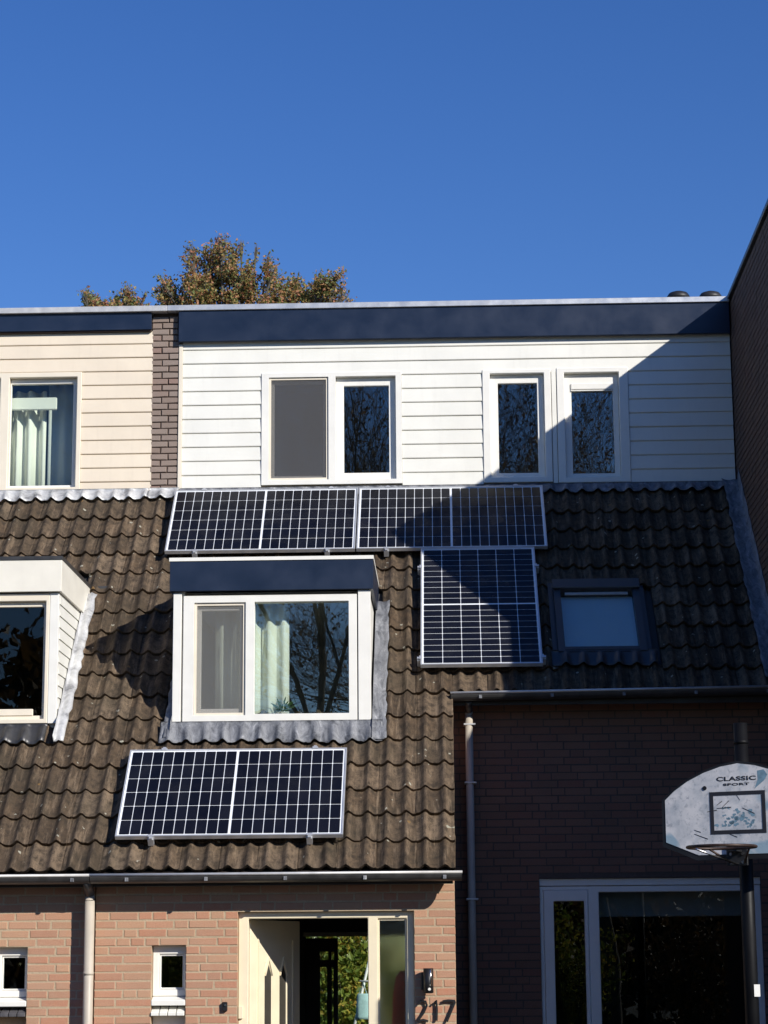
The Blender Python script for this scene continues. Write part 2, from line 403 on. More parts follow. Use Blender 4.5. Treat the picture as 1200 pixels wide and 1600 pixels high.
# ---- bricks
def course_lengths(x0, x1, prev, rng, jt=0.011):
    """wild bond: stretchers and headers, joints kept off those of the course below"""
    best = None
    for tries in range(14):
        x = x0; out = []; js = []
        first = True
        while x < x1 - 0.012:
            l = rng.choice((0.21, 0.21, 0.21, 0.10)) if not first else rng.choice((0.21, 0.10, 0.155))
            first = False
            e = x + l
            if x1 - e < 0.06: e = x1
            out.append((x, e)); js.append(e); x = e + jt
        bad = sum(1 for j in js[:-1] if any(abs(j-q) < 0.03 for q in prev))
        if best is None or bad < best[0]: best = (bad, out, js)
        if bad == 0: break
    return best[1], best[2]
MESHB = {}
def brick_mesh(l, h, mat, k):
    key = (round(l, 2), mat, k)
    if key not in MESHB:
        rng = random.Random(hash((int(l*100), k)))
        bm = BM(); L_ = round(l, 2)
        box(bm, -L_/2, L_/2, 0, 0.05, -h/2, h/2)
        es = [e for e in bm.edges if all(v.co.y < 0.01 for v in e.verts)]
        bmesh.ops.bevel(bm, geom=es, offset=0.004, segments=1, affect='EDGES')
        for v in bm.verts:
            v.co.x += rng.uniform(-0.0022, 0.0022); v.co.z += rng.uniform(-0.002, 0.002)
            if v.co.y < 0.01: v.co.y += rng.uniform(-0.001, 0.002)
        me = mesh(bm, 'brick'); me.materials.append(MATS[mat]); MESHB[key] = me
    return MESHB[key]
def brick_run(x0, x1, z0, z1, face, holes, pitch, mat, parent, seed, indiv, zref=None, bh=None, axis='y'):
    """bricks on a wall whose outer face is y=face (axis y) or x=face looking to -x (axis x, runs along y)"""
    rng = random.Random(seed); prev = []
    bh = bh or pitch - 0.011
    zref = zref if zref is not None else z0 + pitch/2
    k0 = math.ceil((z0 - zref)/pitch - 0.5 + 0.35); k1 = math.floor((z1 - zref)/pitch + 0.5 - 0.35)
    rest = BM(); nrest = 0
    for k in range(k0, k1+1):
        z = zref + k*pitch
        segs = [(x0, x1)]
        for h in holes:
            if h[2] - bh*0.45 < z < h[3] + bh*0.45:
                ns = []
                for a, b in segs:
                    if h[1] <= a or h[0] >= b: ns.append((a, b)); continue
                    if h[0] - a > 0.03: ns.append((a, h[0]))
                    if b - h[1] > 0.03: ns.append((h[1], b))
                segs = ns
        alljs = []
        for a, b in segs:
            lens, js = course_lengths(a, b, prev, rng); alljs += js
            for u0, u1 in lens:
                cx, l = (u0+u1)/2, u1-u0
                dy = rng.uniform(-0.0015, 0.0015)
                if axis == 'y' and indiv(cx, z):
                    me = brick_mesh(l, bh, mat, rng.randrange(4))
                    o = link('brick', me, None, parent)
                    o.location = (cx, face + dy, z + rng.uniform(-0.001, 0.001)); o.rotation_euler = (0, rng.uniform(-0.006, 0.006), 0)
                    o.scale.x = l/round(l, 2)
                else:
                    j = [rng.uniform(-0.002, 0.002) for _ in range(4)]
                    if axis == 'y': box(rest, u0+j[0], u1+j[1], face+dy, face+0.045, z-bh/2+j[2], z+bh/2+j[3])
                    else: box(rest, face+dy, face+0.045, u0+j[0], u1+j[1], z-bh/2+j[2], z+bh/2+j[3])
                    nrest += 1
        prev = alljs
    if nrest: tag(obj('brickwork', rest, mat, parent), kind='stuff')
    else: rest.free()

# ---- window rects (photo pixels on real planes)
YF = 0.0
R_DOOR = rect(372, 1424, 648, 1600, YF + 0.05); R_DOOR = (R_DOOR[0], R_DOOR[1], 0.0, R_DOOR[3])
R_SM2 = rect(236, 1477, 290, 1590, YF); R_SM2 = (R_SM2[0], R_SM2[1], 1.18, R_SM2[3])
_r = rect(-12, 1480, 42, 1590, YF); R_SM1 = (_r[0], _r[1], 1.18, _r[3])
_r = rect(845, 1371, 1240, 1600, YR); R_BIG = (_r[0], min(_r[1], 2.6), 0.75, _r[3])
ZC = onY(60, 1432.7, 0).z      # brick course reference
PITCH = 0.0648

# ---- front walls, ground floor
def facade(house, x0, x1, face, ztop, holes, seed, indiv, matb='brick_pink', matm='mortar_light'):
    wall = obj('front_wall', holed(BM(), x0, x1, 0, ztop, holes, face + 0.0035, face + 0.21), matm, house)
    brick_run(x0, x1, 0.0, ztop, face, holes, PITCH, matb, wall, seed, indiv, ZC)
    return wall
XPM = -2.72
inview = lambda x, z: z > 1.12 and x > -3.75
facade(white, XPM + 0.005, XE, YF, 2.47, [R_DOOR, R_SM2], 3, inview)
facade(cream, XL, XPM - 0.005, YF, 2.47, [R_SM1, (-5.6, -4.6, 0.0, 2.1)], 5, inview)
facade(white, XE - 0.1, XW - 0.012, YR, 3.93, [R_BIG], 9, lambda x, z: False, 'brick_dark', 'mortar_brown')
# return wall of the projecting part
rw = obj('return_wall', box(BM(), XE - 0.21, XE - 0.008, 0.212, YR - 0.002, 0, 2.47), 'mortar_brown', white)
bm = BM(); rng = random.Random(4)
tri = prism_x(BM(), [(0.0, 2.471), (YR, 2.471), (YR, 2.471 + YR - 0.05), (0.02, 2.49)], XE - 0.2, XE - 0.008)
obj('gable_wall', tri, 'mortar_brown', white)
def bricks_right(parent, face, y0, y1, z0, ztopf, mat, seed):
    """bricks on a wall facing +x"""
    rng = random.Random(seed); b = BM(); prev = []
    k = math.ceil((z0-ZC)/PITCH)
    while True:
        z = ZC + k*PITCH; k += 1
        ys = ztopf(z)
        if ys is None: break
        lens, prev = course_lengths(ys[0], ys[1], prev, rng)
        for u0, u1 in lens: box(b, face-0.03, face + rng.uniform(-0.0015, 0.0015), u0, u1, z-0.027, z+0.027)
    return tag(obj('brickwork', b, mat, parent), kind='stuff')
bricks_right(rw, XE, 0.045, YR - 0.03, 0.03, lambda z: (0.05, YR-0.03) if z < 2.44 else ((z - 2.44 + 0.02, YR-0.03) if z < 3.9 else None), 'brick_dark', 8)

# ---- attic walls (core behind the boards)
ZB = 6.19                        # bottom of the boards
W1 = rect(408.5, 582, 628, 757, YA)
W2 = rect(754.5, 577.5, 862, 754, YA)
W3 = rect(871, 574.5, 983.5, 754, YA)
WC = rect(-60, 583, 126.5, 772, YA)
attic = obj('attic_wall', holed(BM(), XP1, XW - 0.012, 6.0, 7.92, [(r[0]+.02, r[1]-.02, r[2]+.02, r[3]-.02) for r in (W1, W2, W3)], YA + 0.03, YA + 0.2), 'beige_wood', white)
attic_c = obj('attic_wall', holed(BM(), XL, XP0, 6.0, 7.92, [(WC[0]+.02, WC[1]-.02, WC[2]+.02, WC[3]-.02)], YA + 0.03, YA + 0.2), 'beige_wood', cream)
def boards(par, x0, x1, ztop, zlines, holes, mat, xtrim=0.0):
    """one object per board piece; each board is rebated at its lower edge and tilts out a little"""
    zs = [ztop] + zlines
    for a, b in zip(zs, zs[1:]):
        z1, z0 = a - 0.0015, b + 0.003
        segs = [(x0, x1)]
        for h in holes:
            if h[2] < (z0+z1)/2 < h[3]:
                ns = []
                for p, q in segs:
                    if h[1] <= p or h[0] >= q: ns.append((p, q)); continue
                    if h[0]-p > 0.02: ns.append((p, h[0]-0.002))
                    if q-h[1] > 0.02: ns.append((h[1]+0.002, q))
                segs = ns
        for p, q in segs:
            t = random.uniform(-0.001, 0.001)
            pr = [(YA+0.028, z0-0.003), (YA+0.012, z0-0.003), (YA+0.010, z0+0.002), (YA-0.002+t, z0+0.004), (YA-0.004+t, z0+0.010), (YA+0.004+t, z1-0.004), (YA+0.008+t, z1), (YA+0.028, z1)]
            obj('siding_board', prism_x(BM(), pr, p, q), mat, par)
zl = [onY(320, y, YA).z for y in (547.5, 569.3, 591, 612.5, 634, 656, 677.8, 699.5, 721, 743.3)]
pw = sum(zl[i]-zl[i+1] for i in range(9))/9
zlw = [zl[0]-i*pw for i in range(10)] + [ZB - 0.01]
boards(attic, XP1 + 0.036, XW - 0.014, zl[0] + pw*0.62, zlw, [W1, W2, W3, (W2[1], W3[0], W2[2], W2[3])], 'white_siding')
zl = [onY(180, y, YA).z for y in (538.3, 559, 580, 601, 622.5, 643.5, 665, 686.6, 708.5, 730.7, 753.3)]
pw = sum(zl[i]-zl[i+1] for i in range(10))/10
zlc = [zl[0]-i*pw for i in range(11)] + [zl[0]-10.95*pw]
boards(attic_c, XL, XP0 + 0.012, zl[0] + pw*0.98, zlc, [WC], 'cream_siding')
boxo('corner_trim', XP1 - 0.004, XP1 + 0.034, YA - 0.012, YA + 0.029, ZB, zlw[0] + 0.06, 'cream_paint', white)
boxo('trim_board', W2[1] + 0.006, W3[0] - 0.006, YA - 0.004, YA + 0.029, ZB - 0.02, W2[3], 'white_siding', white)
# brick pier between the houses
pier = boxo('brick_pier', XP0 + 0.012, XP1 - 0.008, YA + 0.012, YA + 0.4, 5.9, 7.985, 'mortar_dark', white, 0)
zr = onY(260, 547.5, YA).z; pp = 0.0633; rng = random.Random(2)
for k in range(-29, 8):
    z = zr + k*pp
    if not 6.14 < z < 7.97: continue
    x0 = XP0 + 0.004; x1 = XP1 + 0.0
    if z > 7.72: x1 -= 0.018
    xj = x0 + (0.098 if k % 2 == 0 else 0.166) + rng.uniform(-0.004, 0.004)
    for a, b in ((x0, xj-0.006), (xj+0.006, x1)):
        me = brick_mesh(b-a, pp-0.011, 'brick_grey', rng.randrange(4))
        o = link('brick', me, None, pier); o.location = ((a+b)/2, YA + rng.uniform(-0.003, 0.002), z); o.scale.x = (b-a)/round(b-a, 2)
        o.rotation_euler = (0, rng.uniform(-0.008, 0.008), 0)
# mortar fillet at the pier foot
boxo('mortar_fillet', XP0 - 0.0, XP1 + 0.0, YA - 0.02, YA + 0.03, 6.13, 6.19, 'mortar_light', pier, 0.012)

# ---- flat roof, fascias and cap
zc1 = onY(700, 472, YA-0.08).z
def capline(par, x0, x1, zt, hgt, mat): return boxo('roof_cap', x0, x1, YA - 0.085, YA + 0.12, zt - hgt, zt, mat, par, 0.004)
fz = rect(281, 479, 1139, 527, YA - 0.065)
fw = boxo('fascia', XP1 - 0.004, XW - 0.014, YA - 0.065, YA - 0.02, fz[2], fz[3], 'navy_board', white, 0.003)
boxo('soffit', XP1 + 0.0, XW - 0.014, YA - 0.062, YA + 0.028, fz[2] + 0.012, fz[2] + 0.03, 'beige_wood', white, 0)
ztop = fz[3] + 0.056
capline(white, -2.70, XW - 0.013, ztop, 0.056, 'aluminium')
fc = rect(0, 492, 238, 516.5, YA - 0.05)
boxo('fascia', XL, XP0 - 0.0, YA - 0.05, YA - 0.01, fc[2], fz[3], 'navy_board', cream, 0.003)
boxo('fascia_trim', XL, XP0 - 0.0, YA - 0.035, YA + 0.02, fc[2] - 0.012, fc[2] - 0.001, 'rust_metal', cream, 0.002)
capline(cream, XL, -2.702, ztop, 0.058, 'zinc_bright')
obj('flat_roof', box(BM(), XPM, XW - 0.013, YA + 0.12, 9.0, 7.92, ztop - 0.04), 'roofing_felt', white)
obj('flat_roof', box(BM(), XL, XPM - 0.005, YA + 0.12, 9.0, 7.92, ztop - 0.04), 'roofing_felt', cream)
# roof vents (two black cowls)
for px_ in (1060, 1110):
    c = onY(px_, 470, 4.35)
    bm = BM(); prof = [(0.0, 0.155), (0.05, 0.152), (0.095, 0.135), (0.118, 0.10), (0.12, 0.075), (0.108, 0.07), (0.075, 0.065), (0.075, -0.3)]
    rings = []
    zv = onY(px_, 456, 4.35).z - 0.155
    for r_, z_ in prof:
        rings.append([bm.verts.new((c.x + r_*math.cos(a*math.pi/8), 4.35 + r_*math.sin(a*math.pi/8), zv + z_)) for a in range(16)] if r_ else [bm.verts.new((c.x, 4.35, zv + z_))])
    for p, q in zip(rings, rings[1:]):
        for k in range(16):
            if len(p) == 1: bm.faces.new((p[0], q[k], q[(k+1) % 16]))
            else: bm.faces.new((p[k], q[k], q[(k+1) % 16], p[(k+1) % 16]))
    obj('roof_vent', bm, 'dark_plastic', white, smooth=True)

# ---- shells: party walls, back walls, floors
obj('party_wall', prism_x(BM(), [(0.22, 0), (0.22, 2.5), (3.7, 5.95), (3.7, 7.9), (8.98, 7.9), (8.98, 0)], XPM - 0.1, XPM + 0.1), 'hall_wall', white)
YB = 9.0
R_REAR = (-2.2, 0.4, 0.0, 2.15)
obj('rear_wall', holed(BM(), XPM, XW - 0.013, 0, 7.92, [R_REAR], YB, YB + 0.2), 'mortar_brown', white)
obj('rear_wall', box(BM(), XL, XPM - 0.002, YB, YB + 0.2, 0, 7.92), 'mortar_brown', cream)
obj('side_wall', prism_x(BM(), [(0.22, 0), (0.22, 2.5), (3.7, 5.95), (3.7, 7.9), (8.98, 7.9), (8.98, 0)], XL - 0.2, XL), 'mortar_brown', cream)
obj('floor_slab', box(box(BM(), XPM + 0.11, XE - 0.22, 0.22, YR + 0.21, 2.42, 2.5), XPM + 0.11, XW - 0.02, YR + 0.2101, 8.98, 2.42, 2.5), 'hall_wall', white)
obj('floor_slab', box(BM(), XPM + 0.11, XW - 0.02, 3.9, 8.98, 5.6, 5.8), 'hall_wall', white)
obj('floor_slab', box(BM(), XL, XPM - 0.11, 0.22, 8.98, 2.42, 2.5), 'hall_wall', cream)
obj('floor_slab', box(BM(), XL, XPM - 0.11, 3.9, 8.98, 5.6, 5.8), 'hall_wall', cream)
def room(par, x0, x1, y0, y1, z0, z1, mat='room_wall'):
    bm = BM(); t = 0.03
    box(bm, x0-t, x0, y0, y1+t, z0-t, z1+t); box(bm, x1, x1+t, y0, y1+t, z0-t, z1+t)
    box(bm, x0, x1, y1, y1+t, z0-t, z1+t); box(bm, x0, x1, y0, y1, z0-t, z0); box(bm, x0, x1, y0, y1, z1, z1+t)
    return obj('room', bm, mat, par)
room(white, W1[0]-0.3, W1[1]+0.3, YA+0.2, YA+2.6, 5.9, 7.85)
room(white, W2[0]-0.25, W3[1]+0.35, YA+0.2, YA+2.6, 5.9, 7.85)
room(cream, WC[0]-0.2, WC[1]+0.15, YA+0.2, YA+2.6, 5.9, 7.85)
# set back ground floor room
room(white, R_BIG[0]-0.2, XW-0.06, YR+0.21, YR+4.0, 0.4, 2.4, 'hall_wall')

# ---- windows
def light(par, face, op, gl, kind='glass', rec=0.03, depth=0.05, fm='white_paint', gm='glass'):
    """one opening light: sash ring between opening and glass, pane inside"""
    e = 0.001
    sh = obj('sash', holed(BM(), op[0]+e, op[1]-e, op[2]+e, op[3]-e, [gl], face+rec, face+rec+depth), fm, par, bevel=0.004)
    pane(par, gl, face+rec+depth*0.45, gm)
    return sh
def pane(par, gl, y, gm='glass'):
    return boxo('pane', gl[0]-0.003, gl[1]+0.003, y, y+0.006, gl[2]-0.003, gl[3]+0.003, gm, par, 0)
def screen(par, op, y, fm='cream_paint', sm='screen_mesh'):
    e = 0.002
    sc = obj('insect_screen', holed(BM(), op[0]+e, op[1]-e, op[2]+e, op[3]-e, [(op[0]+.022, op[1]-.022, op[2]+.022, op[3]-.022)], y, y+0.018), fm, par)
    boxo('mesh', op[0]+.021, op[1]-.021, y+.007, y+.0095, op[2]+.021, op[3]-.021, sm, par, 0)
def window(par, face, outer, ops, fm='white_paint', proud=0.012, depth=0.1):
    return obj('window', holed(BM(), *outer, ops, face - proud, face + depth), fm, par, bevel=0.005)
Rr = lambda *a: rect(*a, YA)
op = [Rr(420, 590, 513, 750), Rr(524.5, 588, 618.5, 749)]
wn = window(white, YA, W1, op)
light(wn, YA, op[0], (op[0][0]+.05, op[0][1]-.05, op[0][2]+.05, op[0][3]-.05), rec=0.045)
screen(wn, op[0], YA + 0.004)
light(wn, YA, op[1], Rr(537, 601, 607.5, 737), rec=0.045)
op = [Rr(766.5, 583.5, 851, 741)]
op[0] = (op[0][0], op[0][1], W2[2]+0.055, op[0][3])
wn = window(white, YA, W2, op); light(wn, YA, op[0], Rr(779, 597, 840.5, 737.5), rec=0.045)
op = [Rr(883, 582, 968.5, 741)]; op[0] = (op[0][0], op[0][1], W3[2]+0.055, op[0][3])
wn = window(white, YA, W3, op); g3 = Rr(894.5, 609, 960, 738); light(wn, YA, op[0], g3, rec=0.045)
boxo('vent_strip', g3[0]-.004, g3[1]+.004, YA+0.028, YA+0.044, g3[3]+0.012, g3[3]+0.075, 'white_paint', wn, 0.006)
boxo('vent_strip', g3[0]-.004, g3[1]+.004, YA+0.032, YA+0.044, g3[3]-0.002, g3[3]+0.008, 'white_paint', wn, 0.002)
op = [(WC[0]+.05, Rr(-2, 600, -2, 700)[0], Rr(0, 597, 1, 760)[2], Rr(0, 590, 1, 760)[3]), Rr(13, 590, 119, 762)]
op[0] = (WC[0]+.05, op[1][0]-0.09, op[1][2], op[1][3])
wn = window(cream, YA, WC, op, 'cream_paint')
gc = Rr(14.5, 598, 112, 757)
light(wn, YA, op[1], gc, rec=0.05, fm='white_paint', gm='glass_clear'); light(wn, YA, op[0], (op[0][0]+.05, op[0][1]-.05, op[0][2]+.05, op[0][3]-.05), rec=0.05)
boxo('sill', WC[0], WC[1]+0.01, YA-0.03, YA+0.02, WC[2]-0.035, WC[2]+0.0, 'cream_paint', wn, 0.004)
def curtain(name, x0, x1, z0, z1, y, amp, wl, mat, label, cat='curtain', seed=1):
    rng = random.Random(seed); n = max(8, int((x1-x0)/wl*8)); bm = BM(); cols = []
    ph = rng.random()*6
    for i in range(n+1):
        x = x0 + (x1-x0)*i/n
        dy = amp*(math.sin(2*math.pi*x/wl + ph) + 0.4*math.sin(2*math.pi*x/wl*0.43 + ph*2))
        cols.append([bm.verts.new((x, y+dy+k*0.004, z)) for k in (0, 1) for z in (z0, z1)])
    for a, b in zip(cols, cols[1:]):
        bm.faces.new((a[0], b[0], b[1], a[1])); bm.faces.new((a[2], b[2], b[3], a[3]))
        bm.faces.new((a[0], b[0], b[2], a[2])); bm.faces.new((a[1], b[1], b[3], a[3]))
    bm.faces.new((cols[0][0], cols[0][1], cols[0][3], cols[0][2])); bm.faces.new((cols[-1][0], cols[-1][1], cols[-1][3], cols[-1][2]))
    return tag(obj(name, bm, mat, smooth=True), label, cat)
q = rect(0, 622, 89, 641, YA+0.14)
tag(boxo('roller_blind', WC[0]+.03, q[1], YA+0.125, YA+0.16, q[2], q[3], 'curtain_cloth', None, 0.008), 'rolled white blind across the top of the cream attic window', 'blind')
q = rect(14, 641, 70, 757, YA+0.22)
curtain('curtain', WC[0]+.1, q[1], 5.93, q[3]+0.2, YA+0.28, 0.05, 0.13, 'curtain_cloth', 'pleated white curtain hanging inside the cream attic window', seed=3)
curtain('sheer_curtain', q[1]+0.02, WC[1]+0.1, 5.93, q[3]+0.3, YA+0.30, 0.02, 0.16, 'sheer_cloth', 'thin grey net curtain beside the white one in the cream attic window', seed=4)

# ---- dormers
YD = 1.0
def dormer(house, x0, x1, zb, zf0, zt, capmat, fasmat, cheekmat, side_boards):
    """zb foot of the face, zf0 underside of fascia, zt top; cheeks run back to the roof plane"""
    yb = zt - Z0 + 0.1
    poly = [(YD + 0.03, zb - 0.05), (YD + 0.03, zf0 + 0.02), (zf0 + 0.02 - Z0 + 0.05, zf0 + 0.02)]
    d = obj('dormer', box(BM(), x0 - 0.02, x1 + 0.02, YD - 0.02, yb, zt - 0.06, zt - 0.012), 'roofing_felt', house)
    for xa, xb in ((x0 + 0.004, x0 + 0.09), (x1 - 0.09, x1 - 0.004)): obj('cheek', prism_x(BM(), poly, xa, xb), cheekmat, d)
    obj('fascia', box(BM(), x0 - 0.03, x1 + 0.03, YD - 0.05, YD - 0.022, zf0, zt - 0.03), fasmat, d, bevel=0.003)
    for s, xx in ((-1, x0 - 0.03), (1, x1 + 0.004)):
        obj('side_fascia', prism_x(BM(), [(YD - 0.0215, zf0 + 0.001), (YD - 0.0215, zt - 0.031), (zt - 0.031 - Z0 + 0.06, zt - 0.031), (zf0 - Z0 + 0.03, zf0 + 0.001)], xx, xx + 0.026), fasmat, d)
    obj('soffit', box(BM(), x0 - 0.029, x1 + 0.029, YD - 0.049, YD + 0.03, zf0 + 0.008, zf0 + 0.02), fasmat, d)
    cb = BM()
    box(cb, x0 - 0.036, x1 + 0.036, YD - 0.058, YD + 0.0, zt - 0.03, zt)
    box(cb, x0 - 0.036, x0 + 0.02, YD + 0.001, yb, zt - 0.03, zt); box(cb, x1 - 0.02, x1 + 0.036, YD + 0.001, yb, zt - 0.03, zt)
    obj('roof_edge', cb, capmat, d)
    if side_boards:
        k = 0; z = zf0
        while z > zb:
            z2 = z - 0.098
            ya = YD + 0.035
            y1, y2 = z - Z0 + 0.03, max(z2 - Z0 + 0.03, ya + 0.01)
            if y1 > ya + 0.02:
                b = hull8(BM(), [(x1 - 0.003, ya, z2 + .004), (x1 - 0.003, y2, z2 + .004), (x1 - 0.003, y1, z - .003), (x1 - 0.003, ya, z - .003)],
                          [(x1 + 0.012, ya, z2 + .004), (x1 + 0.012, y2, z2 + .004), (x1 + 0.004, y1, z - .003), (x1 + 0.004, ya, z - .003)])
                obj('siding_board', b, 'white_siding', d)
            z = z2
    return d
Rd = lambda *a: rect(*a, YD)
# white house dormer
d0 = Rd(268, 878, 581, 1134)
zf = Rd(268, 923.5, 580, 923.5)[2]; zt2 = Rd(268, 871.5, 580, 871.5)[2]
DX0, DX1, DZB = d0[0] + 0.015, d0[1] - 0.015, d0[2]
dm = dormer(white, DX0, DX1, DZB, zf, zt2, 'white_paint', 'navy_board', 'white_siding', False)
boxo('corner_post', DX0 - 0.002, Rd(284, 940, 284, 1130)[0] - 0.004, YD - 0.018, YD + 0.04, DZB - 0.01, zf - 0.012, 'white_paint', dm, 0.003)
boxo('corner_post', Rd(557, 940, 559, 1130)[1] + 0.004, DX1 + 0.006, YD - 0.022, YD + 0.04, DZB - 0.01, zf - 0.004, 'white_paint', dm, 0.003)
wo_ = Rd(286, 930, 558, 1131); ops = [Rd(303, 942, 383.5, 1118), Rd(397.5, 940, 545, 1115)]
wn = window(dm, YD, wo_, ops)
light(wn, YD, ops[0], (ops[0][0]+.055, ops[0][1]-.05, ops[0][2]+.06, ops[0][3]-.06), rec=0.04, gm='glass_clear')
screen(wn, ops[0], YD + 0.004, sm='screen_fine')
pane(wn, (ops[1][0], ops[1][1], ops[1][2], ops[1][3]), YD + 0.035)
room(white, DX0 + 0.1, DX1 - 0.1, YD + 0.11, YD + 3.2, DZB - 0.35, zf - 0.02, 'room_light')
q = rect(336, 1000, 452, 1115, YD + 0.22)
curtain('curtain', q[0], q[1], DZB - 0.3, zf - 0.05, YD + 0.20, 0.03, 0.13, 'curtain_cloth', 'white curtain drawn back behind the window of the navy topped dormer', seed=8)
# house plant on the sill
c = onY(440, 1116, YD + 0.17)
pl = tag(empty('house_plant', (c.x, c.y, DZB + 0.05)), 'small green house plant on the sill of the navy topped dormer', 'plant')
boxo('window_sill', DX0 + 0.102, DX1 - 0.102, YD + 0.111, YD + 0.235, DZB + 0.015, DZB + 0.05, 'white_paint', dm, 0.003)
bm = tube(BM(), [(c.x, c.y, DZB+0.05), (c.x, c.y, DZB+0.13)], [0.04, 0.05], 10); obj('pot', bm, 'beige_wood', pl)
rng = random.Random(5); bm = BM()
for k in range(26):
    a = rng.uniform(0, 6.28); l = rng.uniform(0.08, 0.2); e = rng.uniform(0.5, 1.4)
    p0 = Vector((c.x, c.y, DZB + 0.12)); dr = Vector((math.cos(a)*math.cos(e), math.sin(a)*math.cos(e)*0.4, math.sin(e)))
    p1 = p0 + dr*l*0.6; p2 = p0 + dr*l + Vector((0, 0, -0.02)); sd = dr.cross(Vector((0, 1, 0))).normalized()*0.009
    vs = [bm.verts.new(v) for v in (p0 - sd*0.3, p1 - sd, p2, p1 + sd, p0 + sd*0.3)]; bm.faces.new(vs)
obj('leaves', bm, 'leaf_house', pl)
# cream house dormer
d1 = Rd(-150, 878, 98, 1135)
zf1 = Rd(0, 926, 95, 926)[2]; zt1 = Rd(0, 871, 98, 871)[2]
CX0, CX1, CZB = -4.9, Rd(88, 930, 90, 1130)[1] - 0.004, d1[2]
dc = dormer(cream, CX0, CX1, CZB, zf1, zt1, 'zinc', 'ivory_paint', 'white_siding', True)
wo_ = (CX0 + 0.03, Rd(74, 936, 76, 1128)[1], Rd(0, 1131, 76, 1131)[2], zf1 - 0.01)
boxo('corner_post', wo_[1] + 0.002, CX1 + 0.006, YD - 0.012, YD + 0.04, wo_[2], zf1 - 0.006, 'white_paint', dc, 0.003)
opx = Rd(-40, 940, 70, 1124); opx = (CX0 + 0.9, opx[1], opx[2], opx[3])
wn = window(dc, YD, wo_, [opx, (CX0 + 0.1, CX0 + 0.82, opx[2], opx[3])], 'cream_paint')
g = Rd(-40, 948, 66, 1118); g = (opx[0]+0.05, g[1], g[2], g[3])
light(wn, YD, opx, g, rec=0.03, fm='cream_paint', gm='glass_dark'); light(wn, YD, (CX0+0.1, CX0+0.82, opx[2], opx[3]), (CX0+.15, CX0+.77, g[2], g[3]), rec=0.03, fm='cream_paint')
boxo('vent_strip', g[0], Rd(52, 1000, 52, 1100)[0], YD+0.02, YD+0.045, g[2], g[2]+0.055, 'cream_paint', wn, 0.004)
room(cream, CX0 + 0.1, CX1 - 0.1, YD + 0.11, YD + 3.2, CZB - 0.35, zf1 - 0.02, 'hall_wall')

# ---- roof deck and tiles
G = 0.305; XCR = -2.281
def prof(x):
    u = 2*math.pi*(x - XCR)/0.15
    return 0.021*math.cos(u) + 0.007*math.cos(2*u)
def tile_mesh(k):
    rng = random.Random(50+k); bm = BM(); nseg = 16; Lt = 0.40
    rows = []
    for yy, lift in ((0.0, 0.040), (0.13, 0.034), (Lt, 0.001)):
        row = []
        for i in range(nseg+1):
            x = -0.1535 + 0.307*i/nseg
            ex = 0.004 if i in (0,) else 0
            u = 2*math.pi*(x/0.15)
            h = 0.021*math.cos(u + math.pi) + 0.007*math.cos(2*(u + math.pi))
            chip = rng.uniform(-0.003, 0.003) if yy == 0 else 0
            row.append((x, yy + chip, h + lift + (0.005 if x > 0.14 else 0) + rng.uniform(-0.0008, 0.0008)))
        rows.append(row)
    tv = [[bm.verts.new(p) for p in r] for r in rows]
    fv = [bm.verts.new((p[0], p[1] + 0.003, p[2] - 0.032)) for p in rows[0]]
    fv0 = [bm.verts.new(p) for p in rows[0]]
    for a, b in zip(tv, tv[1:]):
        for i in range(nseg): bm.faces.new((a[i], a[i+1], b[i+1], b[i]))
    for i in range(nseg): bm.faces.new((fv[i], fv[i+1], fv0[i+1], fv0[i]))
    bv = [bm.verts.new((p[0], p[1], p[2] - 0.018)) for p in rows[2]]
    for i in range(nseg): bm.faces.new((fv[i+1], fv[i], bv[i], bv[i+1]))
    for i in (0, nseg): bm.faces.new((tv[0][i], tv[1][i], tv[2][i], bv[i], fv[i]))
    bmesh.ops.recalc_face_normals(bm, faces=bm.faces)
    me = bpy.data.meshes.new('roof_tile'); bm.to_mesh(me); bm.free()
    for p in me.polygons: p.use_smooth = True
    me.materials.append(MATS['roof_tile'])
    return me
TM = [tile_mesh(k) for k in range(5)]
RX = Matrix.Rotation(math.radians(45), 4, 'X')
def roof(house, x0, x1, decks, smax, skip):
    bm = BM()
    for a in decks: slab(bm, *a, -0.09, -0.035)
    deck = obj('roof', bm, 'roofing_felt', house)
    rng = random.Random(11); far = BM(); nfar = 0; cnt = 0
    ncol = [k for k in range(-40, 40)]
    r = 0
    while r*G < smax:
        s = r*G; r += 1
        for k in ncol:
            xc = XCR - 0.075 + 0.15 + k*0.30        # tile centre lies in a trough between two crests
            if xc < x0 - 0.05 or xc > x1 + 0.05 or skip(xc, s): continue
            M_ = Matrix.Translation(roofpt(xc + rng.uniform(-0.0015, 0.0015), s + rng.uniform(-0.008, 0.008), rng.uniform(-0.004, 0.004))) @ RX @ Matrix.Rotation(rng.uniform(-0.014, 0.014), 4, 'Z') @ Matrix.Rotation(rng.uniform(-0.008, 0.008), 4, 'X')
            me = TM[rng.randrange(5)]
            if xc > -5.15:
                o = link('roof_tile', me, None, deck); o.matrix_basis = M_; cnt += 1
            else:
                t_ = bmesh.new(); t_.from_mesh(me); t_.transform(M_); tmp = bpy.data.meshes.new('t'); t_.to_mesh(tmp); t_.free(); far.from_mesh(tmp); bpy.data.meshes.remove(tmp); nfar += 1
    if nfar: tag(obj('roof_tiles', far, 'roof_tile', deck, smooth=True), kind='stuff')
    else: far.free()
    print('TILES', house.name, cnt)
    return deck
SA = s_of_y(YA)                 # slope length at the attic wall
SG = s_of_y(1.355)              # right hand eave
SD0, SD1 = s_of_y(YD), s_of_y(zt2 - Z0)
sk = [onroof(866, 914, 0.05), onroof(1000, 914, 0.05), onroof(1006, 1016, 0.05)]
